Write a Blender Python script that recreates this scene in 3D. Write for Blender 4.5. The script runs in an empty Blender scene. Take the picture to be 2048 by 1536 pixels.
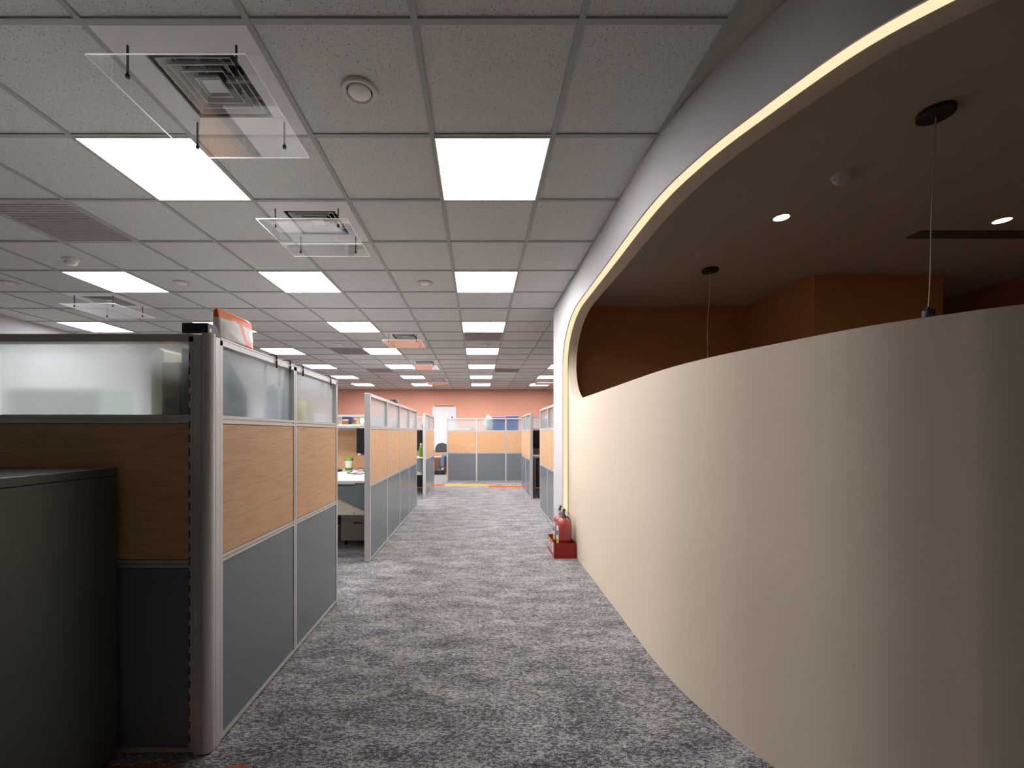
import bpy, math, random
from mathutils import Vector, noise
C = bpy.context.scene
COL = C.collection
R = math.radians
random.seed(4)

# ------------------------------------------------------------------ camera
CAMZ = 1.23
F_PX, PX, PY = 867.0, 957.0, 866.0
cam_d = bpy.data.cameras.new('camera')
cam_d.sensor_width = 36.0
cam_d.lens = F_PX / 2048 * 36.0
cam_d.shift_x = (1024 - PX) / 2048
cam_d.shift_y = (PY - 768) / 2048
cam_d.clip_start = 0.02
cam = bpy.data.objects.new('camera', cam_d)
cam.location = (0, 0, CAMZ)
cam.rotation_euler = (R(90), 0, 0)
COL.objects.link(cam)
C.camera = cam

# ------------------------------------------------------------------ world, exposure
w = bpy.data.worlds.new('world'); C.world = w
w.use_nodes = True
w.node_tree.nodes['Background'].inputs[0].default_value = (1.0, 0.86, 0.68, 1)
w.node_tree.nodes['Background'].inputs[1].default_value = 0.06
vs = C.view_settings
C.display_settings.display_device = 'sRGB'
vs.view_transform = 'Standard'
vs.look = 'None'
vs.exposure = 0.1
vs.gamma = 1.0
vs.use_curve_mapping = False
C.cycles.max_bounces = 14
C.cycles.transmission_bounces = 10
C.cycles.transparent_max_bounces = 24
C.cycles.use_denoising = True
C.cycles.sample_clamp_indirect = 10.0

PANEL_L = 40.0       # radiance of the ceiling panels
NEAR_L = 12.0          # the aisle panel nearest the camera, dimmed
OUTER_L = 18.0        # the panels far out from the aisle

# ------------------------------------------------------------------ materials
def s2l(c):
    return tuple(((v / 255) / 12.92 if v / 255 <= 0.04045 else ((v / 255 + 0.055) / 1.055) ** 2.4) for v in c)

class NT:
    def __init__(s, name):
        s.m = bpy.data.materials.new(name); s.m.use_nodes = True
        s.t = s.m.node_tree; s.b = s.t.nodes['Principled BSDF']; s.out = s.t.nodes['Material Output']
    def n(s, kind, **kw):
        nd = s.t.nodes.new(kind)
        for k, v in kw.items():
            if k.startswith('i_'):
                key = k[2:]
                key = int(key) if key.isdigit() else key.replace('_', ' ')
                nd.inputs[key].default_value = v
            else:
                setattr(nd, k, v)
        return nd
    def l(s, a, b):
        s.t.links.new(a, b)
    def math(s, op, a, b=None):
        nd = s.n('ShaderNodeMath', operation=op)
        for i, v in enumerate((a, b)):
            if v is None: continue
            if isinstance(v, (int, float)): nd.inputs[i].default_value = v
            else: s.l(v, nd.inputs[i])
        return nd.outputs[0]
    def ramp(s, fac, stops):
        nd = s.n('ShaderNodeValToRGB')
        e = nd.color_ramp.elements
        while len(e) < len(stops): e.new(0.5)
        for k, (p, c) in zip(e, stops):
            k.position = p; k.color = (*c, 1) if len(c) == 3 else c
        s.l(fac, nd.inputs[0])
        return nd.outputs[0]

def simple(name, c, rough=0.5, metal=0.0, spec=0.5, bump=None, coat=0.0):
    t = NT(name)
    t.b.inputs['Base Color'].default_value = (*c, 1)
    t.b.inputs['Roughness'].default_value = rough
    t.b.inputs['Metallic'].default_value = metal
    t.b.inputs['Specular IOR Level'].default_value = spec
    t.b.inputs['Coat Weight'].default_value = coat
    if bump:
        tc = t.n('ShaderNodeTexCoord'); nz = t.n('ShaderNodeTexNoise', i_Scale=bump[0], i_Detail=3.0)
        t.l(tc.outputs['Object'], nz.inputs['Vector'])
        bp = t.n('ShaderNodeBump', i_Strength=bump[1], i_Distance=bump[2])
        t.l(nz.outputs[0], bp.inputs['Height']); t.l(bp.outputs[0], t.b.inputs['Normal'])
    return t.m

def emit(name, c, strength):
    t = NT(name)
    t.t.nodes.remove(t.b)
    e = t.n('ShaderNodeEmission'); e.inputs[0].default_value = (*c, 1); e.inputs[1].default_value = strength
    t.l(e.outputs[0], t.out.inputs[0])
    return t.m

def m_tile():
    t = NT('mineral_fibre_tile')
    tc = t.n('ShaderNodeTexCoord')
    v = t.n('ShaderNodeTexVoronoi', i_Scale=125.0); t.l(tc.outputs['Object'], v.inputs['Vector'])
    nz = t.n('ShaderNodeTexNoise', i_Scale=70.0, i_Detail=2.0); t.l(tc.outputs['Object'], nz.inputs['Vector'])
    v2 = t.n('ShaderNodeTexVoronoi', i_Scale=300.0); t.l(tc.outputs['Object'], v2.inputs['Vector'])
    thr = t.math('MULTIPLY', nz.outputs[0], 0.62)
    thr = t.math('SUBTRACT', thr, 0.10)
    pit = t.math('LESS_THAN', v.outputs['Distance'], thr)
    pit2 = t.math('LESS_THAN', v2.outputs['Distance'], 0.17)
    col = t.n('ShaderNodeMix', data_type='RGBA')
    f = t.math('MAXIMUM', t.math('MULTIPLY', pit, 0.75), t.math('MULTIPLY', pit2, 0.5))
    t.l(f, col.inputs[0])
    col.inputs[6].default_value = (0.64, 0.655, 0.64, 1); col.inputs[7].default_value = (0.13, 0.13, 0.12, 1)
    t.l(col.outputs[2], t.b.inputs['Base Color'])
    t.b.inputs['Roughness'].default_value = 0.95; t.b.inputs['Specular IOR Level'].default_value = 0.1
    return t.m

def m_carpet():
    t = NT('carpet')
    tc = t.n('ShaderNodeTexCoord')
    def nz(sx, sy, scale, detail=3.0, rough=0.6):
        mp = t.n('ShaderNodeMapping'); mp.inputs['Scale'].default_value = (sx, sy, 1)
        t.l(tc.outputs['Object'], mp.inputs[0])
        q = t.n('ShaderNodeTexNoise', i_Scale=scale, i_Detail=detail, i_Roughness=rough)
        t.l(mp.outputs[0], q.inputs['Vector']); return q.outputs[0]
    big = nz(1.0, 2.4, 3.2, 3.0, 0.6)
    streak = nz(1.0, 8.0, 11.0, 6.0, 0.8)
    row = nz(1.0, 5.0, 45.0, 3.0, 0.7)
    tuft = nz(1.0, 1.4, 210.0, 2.0, 0.8)
    s = t.math('ADD', t.math('MULTIPLY', big, 1.0), t.math('MULTIPLY', streak, 1.3))
    s = t.math('ADD', s, t.math('MULTIPLY', row, 1.0))
    s = t.math('ADD', s, t.math('MULTIPLY', tuft, 2.6))
    mp = t.n('ShaderNodeMapping'); mp.inputs['Scale'].default_value = (0.62, 1.25, 1)
    t.l(tc.outputs['Object'], mp.inputs[0])
    cell = t.n('ShaderNodeTexVoronoi', i_Scale=150.0, voronoi_dimensions='2D'); t.l(mp.outputs[0], cell.inputs['Vector'])
    sep = t.n('ShaderNodeSeparateColor'); t.l(cell.outputs['Color'], sep.inputs[0])
    s = t.math('ADD', s, t.math('MULTIPLY', sep.outputs[0], 0.62))
    s = t.math('SUBTRACT', s, 2.76)
    c = t.ramp(s, [(0.16, (0.010, 0.0125, 0.012)), (0.50, (0.043, 0.046, 0.0465)), (0.88, (0.35, 0.325, 0.335))])
    t.l(c, t.b.inputs['Base Color'])
    t.b.inputs['Roughness'].default_value = 1.0; t.b.inputs['Specular IOR Level'].default_value = 0.05
    t.l(t.ramp(s, [(0.2, (0.30, 0.30, 0.30)), (0.8, (1.0, 1.0, 1.0))]), t.b.inputs['Sheen Weight']); t.b.inputs['Sheen Roughness'].default_value = 0.55
    t.b.inputs['Sheen Tint'].default_value = (0.95, 0.92, 0.93, 1)
    bp = t.n('ShaderNodeBump', i_Strength=0.5, i_Distance=0.003)
    t.l(tuft, bp.inputs['Height']); t.l(bp.outputs[0], t.b.inputs['Normal'])
    return t.m

def m_plank(name, c):
    t = NT(name)
    tc = t.n('ShaderNodeTexCoord')
    mp = t.n('ShaderNodeMapping'); mp.inputs['Scale'].default_value = (3, 40, 1); t.l(tc.outputs['Object'], mp.inputs[0])
    q = t.n('ShaderNodeTexNoise', i_Scale=3.0, i_Detail=3.0); t.l(mp.outputs[0], q.inputs['Vector'])
    t.l(t.ramp(q.outputs[0], [(0.3, tuple(v * 0.75 for v in c)), (0.7, c)]), t.b.inputs['Base Color'])
    t.b.inputs['Roughness'].default_value = 1.0; t.b.inputs['Specular IOR Level'].default_value = 0.05
    return t.m

def m_wood():
    t = NT('beech_laminate')
    tc = t.n('ShaderNodeTexCoord'); oi = t.n('ShaderNodeObjectInfo')
    ad = t.n('ShaderNodeVectorMath', operation='ADD'); sc = t.n('ShaderNodeVectorMath', operation='SCALE')
    cx = t.n('ShaderNodeCombineXYZ'); t.l(oi.outputs['Random'], cx.inputs[0]); t.l(oi.outputs['Random'], cx.inputs[2])
    t.l(cx.outputs[0], sc.inputs[0]); sc.inputs['Scale'].default_value = 7.0
    t.l(tc.outputs['Object'], ad.inputs[0]); t.l(sc.outputs[0], ad.inputs[1])
    def nz(sx, sz, scale, d=4.0, rough=0.6, dist=0.0):
        mp = t.n('ShaderNodeMapping'); mp.inputs['Scale'].default_value = (sx, 1, sz); t.l(ad.outputs[0], mp.inputs[0])
        q = t.n('ShaderNodeTexNoise', i_Scale=scale, i_Detail=d, i_Roughness=rough, i_Distortion=dist)
        t.l(mp.outputs[0], q.inputs['Vector']); return q.outputs[0]
    low = nz(0.40, 3.6, 1.5, 2.0, 0.5, 0.25)
    rings = t.math('FRACT', t.math('MULTIPLY', low, 13.0))
    rings = t.math('ABSOLUTE', t.math('SUBTRACT', rings, 0.5))
    fine = nz(2.2, 75.0, 3.0, 4.0, 0.7)
    s = t.math('ADD', t.math('MULTIPLY', rings, 0.20), t.math('MULTIPLY', fine, 1.02))
    c = t.ramp(s, [(0.25, s2l((163, 120, 84))), (0.5, s2l((196, 153, 114))), (0.85, s2l((214, 178, 141)))])
    t.l(c, t.b.inputs['Base Color'])
    t.b.inputs['Roughness'].default_value = 0.48; t.b.inputs['Specular IOR Level'].default_value = 0.35
    return t.m

def m_frost():
    t = NT('frosted_glass')
    b = t.b
    b.inputs['Base Color'].default_value = (0.86, 0.93, 0.94, 1)
    b.inputs['Transmission Weight'].default_value = 1.0
    b.inputs['Roughness'].default_value = 0.18
    b.inputs['IOR'].default_value = 1.25
    b.inputs['Coat Weight'].default_value = 0.7
    b.inputs['Coat Roughness'].default_value = 0.02
    tr = t.n('ShaderNodeBsdfTranslucent'); tr.inputs[0].default_value = (0.80, 0.84, 0.85, 1)
    df = t.n('ShaderNodeBsdfDiffuse'); df.inputs[0].default_value = (0.72, 0.75, 0.77, 1)
    m1 = t.n('ShaderNodeMixShader'); m1.inputs[0].default_value = 0.30
    t.l(tr.outputs[0], m1.inputs[1]); t.l(df.outputs[0], m1.inputs[2])
    m2 = t.n('ShaderNodeMixShader'); m2.inputs[0].default_value = 0.25
    t.l(b.outputs[0], m2.inputs[1]); t.l(m1.outputs[0], m2.inputs[2])
    t.l(m2.outputs[0], t.out.inputs[0])
    return t.m

def m_edge():
    """cut edge of an acrylic sheet: lets light through, diffused"""
    t = NT('acrylic_edge'); t.t.nodes.remove(t.b)
    tr = t.n('ShaderNodeBsdfTranslucent'); tr.inputs[0].default_value = (0.92, 0.95, 0.96, 1)
    df = t.n('ShaderNodeBsdfDiffuse'); df.inputs[0].default_value = (0.85, 0.88, 0.9, 1)
    mx = t.n('ShaderNodeMixShader'); mx.inputs[0].default_value = 0.4
    t.l(tr.outputs[0], mx.inputs[1]); t.l(df.outputs[0], mx.inputs[2]); t.l(mx.outputs[0], t.out.inputs[0])
    return t.m

def m_clear(name, tint=(1, 1, 1), refl=1.0, rough=0.01, base=0.0):
    t = NT(name); t.t.nodes.remove(t.b)
    tr = t.n('ShaderNodeBsdfTransparent'); tr.inputs[0].default_value = (*tint, 1)
    gl = t.n('ShaderNodeBsdfGlossy'); gl.inputs['Roughness'].default_value = rough
    fr = t.n('ShaderNodeFresnel'); fr.inputs[0].default_value = 1.49
    mx = t.n('ShaderNodeMixShader')
    ge = t.n('ShaderNodeNewGeometry')
    f = t.math('MULTIPLY', fr.outputs[0], t.math('SUBTRACT', 1.0, ge.outputs['Backfacing']))
    f = t.math('ADD', t.math('MULTIPLY', f, refl), base)
    t.l(f, mx.inputs[0]); t.l(tr.outputs[0], mx.inputs[1]); t.l(gl.outputs[0], mx.inputs[2])
    t.l(mx.outputs[0], t.out.inputs[0])
    return t.m

def m_film():
    t = NT('plastic_bag_film'); t.t.nodes.remove(t.b)
    tc = t.n('ShaderNodeTexCoord'); nz = t.n('ShaderNodeTexNoise', i_Scale=26.0, i_Detail=3.0, i_Distortion=1.5)
    t.l(tc.outputs['Object'], nz.inputs['Vector'])
    bp = t.n('ShaderNodeBump', i_Strength=1.0, i_Distance=0.02); t.l(nz.outputs[0], bp.inputs['Height'])
    tr = t.n('ShaderNodeBsdfTransparent'); tr.inputs[0].default_value = (0.95, 0.95, 0.95, 1)
    gl = t.n('ShaderNodeBsdfGlossy'); gl.inputs['Roughness'].default_value = 0.12; t.l(bp.outputs[0], gl.inputs['Normal'])
    df = t.n('ShaderNodeBsdfDiffuse'); df.inputs[0].default_value = (0.8, 0.8, 0.8, 1)
    lw = t.n('ShaderNodeLayerWeight'); lw.inputs[0].default_value = 0.35; t.l(bp.outputs[0], lw.inputs['Normal'])
    m1 = t.n('ShaderNodeMixShader'); m1.inputs[0].default_value = 0.40
    t.l(gl.outputs[0], m1.inputs[1]); t.l(df.outputs[0], m1.inputs[2])
    m2 = t.n('ShaderNodeMixShader'); t.l(t.math('ADD', t.math('MULTIPLY', t.math('POWER', lw.outputs['Facing'], 1.6), 0.60), 0.03), m2.inputs[0])
    t.l(tr.outputs[0], m2.inputs[1]); t.l(m1.outputs[0], m2.inputs[2])
    t.l(m2.outputs[0], t.out.inputs[0])
    return t.m

def m_bag():
    """white paper bag with an orange band at the top and an orange open ring below it (object space: y along, z up)"""
    t = NT('printed_paper_bag')
    tc = t.n('ShaderNodeTexCoord'); sp = t.n('ShaderNodeSeparateXYZ'); t.l(tc.outputs['Object'], sp.inputs[0])
    y, z = sp.outputs[1], sp.outputs[2]
    band = t.math('GREATER_THAN', z, 0.090)
    dy = t.math('SUBTRACT', y, 0.205); dz = t.math('SUBTRACT', z, 0.090)
    r = t.math('SQRT', t.math('ADD', t.math('MULTIPLY', dy, dy), t.math('MULTIPLY', t.math('MULTIPLY', dz, dz), 0.72)))
    ring = t.math('MULTIPLY', t.math('GREATER_THAN', r, 0.056), t.math('LESS_THAN', r, 0.084))
    f = t.math('MAXIMUM', band, ring)
    mx = t.n('ShaderNodeMix', data_type='RGBA'); t.l(f, mx.inputs[0])
    mx.inputs[6].default_value = (0.78, 0.74, 0.70, 1); mx.inputs[7].default_value = (*s2l((228, 100, 0)), 1)
    t.l(mx.outputs[2], t.b.inputs['Base Color'])
    t.b.inputs['Roughness'].default_value = 0.45
    return t.m

M = dict(
    tile=m_tile(), carpet=m_carpet(), wood=m_wood(), frost=m_frost(), bag=m_bag(), film=m_film(),
    acrylic=m_clear('clear_acrylic', (0.97, 0.98, 0.98), 2.0, 0.006),
    acrylic_edge=m_edge(),
    plank_yellow=m_plank('carpet_plank_yellow', s2l((226, 160, 62))),
    plank_orange=m_plank('carpet_plank_orange', s2l((196, 82, 22))),
    lounge_floor=simple('pale_stone_floor', (0.42, 0.36, 0.30), 0.4),  # unseen floor, made pale to bounce light up to the lounge ceiling
    tbar=simple('ceiling_bar', (0.37, 0.40, 0.375), 0.6),
    plaster=simple('painted_ceiling', (0.50, 0.445, 0.37), 0.9, bump=(140, 0.15, 0.002)),
    white_wall=simple('white_wall_paint', (0.53, 0.52, 0.53), 0.85, bump=(220, 0.12, 0.001)),
    beige_wall=simple('beige_wall_paint', (0.66, 0.56, 0.445), 0.8, bump=(260, 0.22, 0.0015)),
    pink_wall=simple('terracotta_wall_paint', s2l((205, 146, 124)), 0.85, bump=(150, 0.2, 0.002)),
    brown_wall=simple('brown_wall_paint', s2l((190, 134, 90)), 0.85, bump=(150, 0.2, 0.002)),
    alu=simple('satin_aluminium', (0.60, 0.585, 0.58), 0.42, 0.5),
    groove=simple('dark_groove', (0.05, 0.05, 0.05), 0.6),
    grey=simple('grey_panel_laminate', (0.138, 0.165, 0.184), 0.27, 0.0, 0.55),
    black=simple('black_plastic', (0.016, 0.016, 0.017), 0.45),
    screen=simple('monitor_screen', (0.008, 0.009, 0.010), 0.22),
    dark=simple('dark_steel', (0.03, 0.032, 0.034), 0.45, 0.3),
    white=simple('white_plastic', (0.78, 0.77, 0.76), 0.45),
    offwhite=simple('off_white_metal', (0.60, 0.59, 0.565), 0.5),
    desk=simple('desk_laminate', (0.60, 0.585, 0.58), 0.4),
    beige_metal=simple('beige_metal', (0.50, 0.46, 0.37), 0.5),
    cabinet=simple('grey_green_metal', (0.055, 0.059, 0.044), 0.36, 0.0, 0.5, bump=(500, 0.05, 0.001)),
    vent=simple('vent_slats', (0.46, 0.415, 0.425), 0.7),
    vent_back=simple('vent_filter', (0.30, 0.27, 0.28), 0.9),
    slot=simple('slot_metal', (0.13, 0.115, 0.10), 0.5),
    vent_dark=simple('vent_recess', (0.03, 0.03, 0.03), 0.8),
    panel_light=emit('light_panel', (1.0, 0.975, 0.985), PANEL_L),
    panel_light_near=emit('light_panel_dimmed', (1.0, 0.975, 0.985), NEAR_L),
    panel_light_outer=emit('light_panel_outer', (1.0, 0.975, 0.985), OUTER_L),
    led=emit('warm_led', (1.0, 0.75, 0.47), 1.08),
    downlight=emit('downlight_lens', (1.0, 0.84, 0.70), 75.0),
    downlight_dim=emit('downlight_lens_dimmed', (1.0, 0.86, 0.76), 14.0),
    red=simple('red_painted_metal', s2l((140, 20, 12)), 0.35),
    red_cyl=simple('extinguisher_red', s2l((168, 34, 20)), 0.3, coat=0.3),
    lbl_white=simple('label_white', (0.8, 0.8, 0.78), 0.5),
    lbl_purple=simple('label_purple', s2l((92, 70, 150)), 0.5),
    lbl_yellow=simple('label_yellow', s2l((196, 190, 40)), 0.5),
    blue=simple('blue_plastic', s2l((0, 104, 186)), 0.4),
    blue_dark=simple('blue_lid', s2l((0, 74, 170)), 0.4),
    bottle_blue=simple('bottle_blue', s2l((40, 98, 150)), 0.3),
    slate=simple('slate_blue_plastic', s2l((74, 116, 134)), 0.5),
    tan=simple('tan_card', s2l((176, 150, 96)), 0.7),
    yellow_green=simple('yellow_green_plastic', s2l((222, 222, 90)), 0.4),
    green=simple('green_plastic', s2l((92, 160, 40)), 0.4),
    bottle_green=simple('green_bottle', s2l((88, 128, 28)), 0.3),
    teal=simple('teal_plastic', s2l((60, 150, 140)), 0.5),
    navy=simple('navy_card', s2l((38, 52, 84)), 0.5),
    brown=simple('brown_card', s2l((150, 88, 40)), 0.6),
    brown_wood=simple('brown_cabinet_wood', s2l((112, 78, 62)), 0.5),
    cream=simple('cream_plastic', s2l((236, 226, 200)), 0.5),
    paper=simple('paper', (0.60, 0.60, 0.625), 0.8),
    ink=simple('faint_ink', (0.48, 0.48, 0.51), 0.8),
    skin=simple('skin', s2l((206, 158, 130)), 0.5),
    jeans=simple('denim', s2l((92, 118, 148)), 0.9, bump=(300, 0.3, 0.002)),
    shirt=simple('shirt_cloth', s2l((66, 68, 76)), 0.9),
    hair=simple('hair', (0.012, 0.010, 0.009), 0.5),
    shoe=simple('shoe_leather', (0.02, 0.02, 0.022), 0.5),
    chair=simple('chair_fabric', (0.040, 0.045, 0.044), 0.8),
    pink_toy=simple('pink_plush', s2l((222, 128, 120)), 0.9),
    red_toy=simple('red_toy', s2l((190, 44, 36)), 0.6),
    bag_white=simple('white_plastic_bag', (0.82, 0.84, 0.82), 0.4),
    cord=simple('grey_cord', (0.42, 0.38, 0.34), 0.6),
)

# ------------------------------------------------------------------ mesh helper
class MB:
    def __init__(s):
        s.v, s.f, s.m, s.s = [], [], [], []
    def add(s, vs, fs, m=0, smooth=False):
        o = len(s.v); s.v += [tuple(p) for p in vs]
        for f in fs:
            s.f.append(tuple(o + i for i in f)); s.m.append(m); s.s.append(smooth)
        return s
    def box(s, x0, x1, y0, y1, z0, z1, m=0):
        v = [(x0, y0, z0), (x1, y0, z0), (x1, y1, z0), (x0, y1, z0), (x0, y0, z1), (x1, y0, z1), (x1, y1, z1), (x0, y1, z1)]
        return s.add(v, [(0, 3, 2, 1), (4, 5, 6, 7), (0, 1, 5, 4), (1, 2, 6, 5), (2, 3, 7, 6), (3, 0, 4, 7)], m)
    def prism(s, poly, axis, a, b, m=0, smooth=False):
        """poly: 2-D outline in the two other axes (x,y | x,z | y,z), extruded along axis from a to b"""
        def P(p, t):
            if axis == 'z': return (p[0], p[1], t)
            if axis == 'y': return (p[0], t, p[1])
            return (t, p[0], p[1])
        n = len(poly)
        v = [P(p, a) for p in poly] + [P(p, b) for p in poly]
        s.add(v, [tuple(range(n - 1, -1, -1)), tuple(range(n, 2 * n))], m)
        return s.add(v, [(i, (i + 1) % n, n + (i + 1) % n, n + i) for i in range(n)], m, smooth)
    def lathe(s, prof, cx=0, cy=0, n=24, m=0, smooth=True, cap=True, axis='z', cz=0):
        v, f = [], []
        for r, z in prof:
            for k in range(n):
                a = 2 * math.pi * k / n
                v.append((cx + r * math.cos(a), cy + r * math.sin(a), z + cz))
        for i in range(len(prof) - 1):
            for k in range(n):
                f.append((i * n + k, i * n + (k + 1) % n, (i + 1) * n + (k + 1) % n, (i + 1) * n + k))
        s.add(v, f, m, smooth)
        if cap:
            L = len(prof) - 1
            s.add(v[:n], [tuple(range(n - 1, -1, -1))], m)
            s.add(v[L * n:], [tuple(range(n))], m)
        return s
    def tube(s, pts, r, n=8, m=0):
        pts = [Vector(p) for p in pts]
        rs = r if isinstance(r, (list, tuple)) else [r] * len(pts)
        v, f = [], []
        up = Vector((0, 0, 1))
        for i, p in enumerate(pts):
            d = (pts[min(i + 1, len(pts) - 1)] - pts[max(i - 1, 0)]).normalized()
            a = d.cross(up)
            if a.length < 1e-4: a = d.cross(Vector((1, 0, 0)))
            a.normalize(); b = a.cross(d).normalized()
            for k in range(n):
                t = 2 * math.pi * k / n
                v.append(tuple(p + rs[i] * (math.cos(t) * a + math.sin(t) * b)))
        for i in range(len(pts) - 1):
            for k in range(n):
                f.append((i * n + k, i * n + (k + 1) % n, (i + 1) * n + (k + 1) % n, (i + 1) * n + k))
        s.add(v, f, m, True)
        L = len(pts) - 1
        s.add(v[:n], [tuple(range(n))], m); s.add(v[L * n:], [tuple(range(n - 1, -1, -1))], m)
        return s
    def ball(s, c, rx, ry, rz, n=14, m=0, wob=0.0, seed=0.0):
        v, f = [], []
        k2 = n // 2
        for i in range(k2 + 1):
            th = math.pi * i / k2
            for j in range(n):
                ph = 2 * math.pi * j / n
                d = Vector((math.sin(th) * math.cos(ph), math.sin(th) * math.sin(ph), math.cos(th)))
                q = 1 + (wob * noise.noise(d * 2.2 + Vector((seed, seed, seed))) if wob else 0)
                v.append((c[0] + rx * d.x * q, c[1] + ry * d.y * q, c[2] + rz * d.z * q))
        for i in range(k2):
            for j in range(n):
                f.append((i * n + j, (i + 1) * n + j, (i + 1) * n + (j + 1) % n, i * n + (j + 1) % n))
        return s.add(v, f, m, True)
    def build(s, name, mats, parent=None, loc=(0, 0, 0), bevel=0.0):
        me = bpy.data.meshes.new(name)
        me.from_pydata(s.v, [], s.f)
        for m in (mats if isinstance(mats, (list, tuple)) else [mats]): me.materials.append(m)
        me.polygons.foreach_set('material_index', s.m)
        me.polygons.foreach_set('use_smooth', s.s)
        me.update()
        o = bpy.data.objects.new(name, me); COL.objects.link(o)
        o.location = loc
        if parent is not None: o.parent = parent
        if bevel:
            b = o.modifiers.new('edge', 'BEVEL'); b.width = bevel; b.segments = 2; b.limit_method = 'ANGLE'
        return o

def tag(o, label, cat, group=None, kind=None):
    o['label'] = label; o['category'] = cat
    if group: o['group'] = group
    if kind: o['kind'] = kind
    return o
def thing(name, label, cat, loc=(0, 0, 0), rz=0.0, group=None):
    o = bpy.data.objects.new(name, None); COL.objects.link(o)
    o.empty_display_size = 0.1
    o.location = loc; o.rotation_euler = (0, 0, rz)
    return tag(o, label, cat, group)
def struct(o):
    o['kind'] = 'structure'; return o
def copy_tree(o, parent=None):
    c = o.copy(); COL.objects.link(c)
    if parent is not None: c.parent = parent
    for ch in [q for q in bpy.data.objects if q.parent == o]: copy_tree(ch, c)
    return c
def dup(o, loc, rz, label, group=None):
    c = copy_tree(o); c.location = loc; c.rotation_euler = (0, 0, rz); c['label'] = label
    if group: c['group'] = group
    return c
ORD = ['nearest', 'second', 'third', 'fourth', 'fifth', 'sixth', 'farthest']

# ------------------------------------------------------------------ room constants
CEIL = 2.71
X0, Y0, T = -0.23, 2.157, 0.6           # ceiling grid
gx = lambda k: X0 + T * k
gy = lambda n: Y0 + T * n
LEFT, BACK, RIGHT, FRONT = -6.0, 14.757, 5.2, -2.0
ROOM_END = 5.09                          # back wall of the lounge behind the curved wall

# curved wall: plan of the beige face, from the far end towards the camera
BEI = [(0.965, 5.2), (0.966, 4.6), (0.966, 4.1), (0.962, 3.6), (0.957, 3.0), (0.951, 2.62), (0.951, 2.33), (0.963, 2.11),
       (0.993, 1.92), (1.030, 1.765), (1.080, 1.615), (1.180, 1.345), (1.300, 1.185), (1.400, 1.09), (1.75, 0.85), (2.3, 0.60), (3.0, 0.38)]
def catmull(P, m):
    out = []
    Q = [Vector(p) for p in P]
    Q = [Q[0] * 2 - Q[1]] + Q + [Q[-1] * 2 - Q[-2]]
    for i in range(1, len(Q) - 2):
        a, b, c, d = Q[i - 1:i + 3]
        for k in range(m):
            t = k / m
            out.append(0.5 * ((2 * b) + (c - a) * t + (2 * a - 5 * b + 4 * c - d) * t * t + (3 * b - a - 3 * c + d) * t ** 3))
    out.append(Q[-2]); return out
CUR = catmull(BEI, 40)
# smooth the plan a little, keeping the ends
for _ in range(150):
    CUR = [CUR[0]] + [(CUR[i - 1] + 2 * CUR[i] + CUR[i + 1]) / 4 for i in range(1, len(CUR) - 1)] + [CUR[-1]]
NRM = []
for i in range(len(CUR)):
    d = CUR[min(i + 1, len(CUR) - 1)] - CUR[max(i - 1, 0)]
    d.normalize(); NRM.append(Vector((d.y, -d.x)))      # points to the aisle side (-x)
if NRM[0].x > 0: NRM = [-n for n in NRM]
# extra samples so that the rounded end of the opening is smooth
ys = [p.y for p in CUR]
def at(y):
    k = min(max(j for j in range(len(ys)) if ys[j] >= y), len(ys) - 2)
    u = (ys[k] - y) / max(1e-9, ys[k] - ys[k + 1])
    return CUR[k].lerp(CUR[k + 1], u), NRM[k].lerp(NRM[k + 1], u).normalized()
YE, YA, YL = 4.655, 3.90, 4.17
extra = [YE] + [YA + (YE - YA) * math.sin(t * math.pi / 60) for t in range(14, 30)] + [YL + (YE - YL) * math.sin(t * math.pi / 60) for t in range(10, 30)]
pts = [(p.y, p, n) for p, n in zip(CUR, NRM)]
for y in extra:
    if min(abs(y - q[0]) for q in pts) > 2e-4: pts.append((y, *at(y)))
pts.sort(key=lambda q: -q[0])
CUR = [q[1] for q in pts]; NRM = [q[2] for q in pts]
def W(i, off, z):
    """point of the wall at plan sample i; off > 0 goes into the lounge, off < 0 towards the aisle"""
    p = CUR[i] - NRM[i] * off
    return (p.x, p.y, z)
OFF_W = -0.065           # white fascia stands this far proud of the beige face
TH = 0.085               # thickness of the beige layer
Z_TOP, Z_LOW = 2.41, 1.557
#  # end of the opening, start of its upper arc
def z_up(y):
    if y <= YA: return Z_TOP
    q = min(1.0, (y - YA) / (YE - YA)); return 1.95 + (Z_TOP - 1.95) * math.sqrt(max(0.0, 1 - q ** 2.1))
def z_dn(y):
    y1, y0 = YE, YL
    if y <= y0: return Z_LOW
    q = min(1.0, (y - y0) / (y1 - y0)); return 1.95 - (1.95 - Z_LOW) * math.sqrt(max(0.0, 1 - q ** 2.1))

# ------------------------------------------------------------------ floor
b = MB()
b.add([(LEFT, FRONT, 0), (RIGHT, FRONT, 0), (RIGHT, BACK, 0), (LEFT, BACK, 0)], [(0, 1, 2, 3)])
for x0, x1, y0, y1, m in ((-0.80, 0.222, 10.10, 10.42, 1), (0.222, 1.242, 9.80, 10.07, 2), (-1.82, -0.80, 10.12, 10.42, 2), (-1.35, -1.12, 1.34, 1.601, 2), (-0.915, -0.85, 1.34, 1.601, 2)):
    b.add([(x0, y0, .0012), (x1, y0, .0012), (x1, y1, .0012), (x0, y1, .0012)], [(0, 1, 2, 3)], m)
struct(b.build('floor', [M['carpet'], M['plank_yellow'], M['plank_orange']]))

b = MB(); i0 = 0
b.add([(p.x + .05, p.y, .002) for p in CUR] + [(RIGHT, CUR[-1].y, .002), (RIGHT, 5.15, .002)], [tuple(range(len(CUR) + 2))])
struct(b.build('floor_lounge', M['lounge_floor']))  # separate unseen floor area, added as a paler bounce surface

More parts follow.
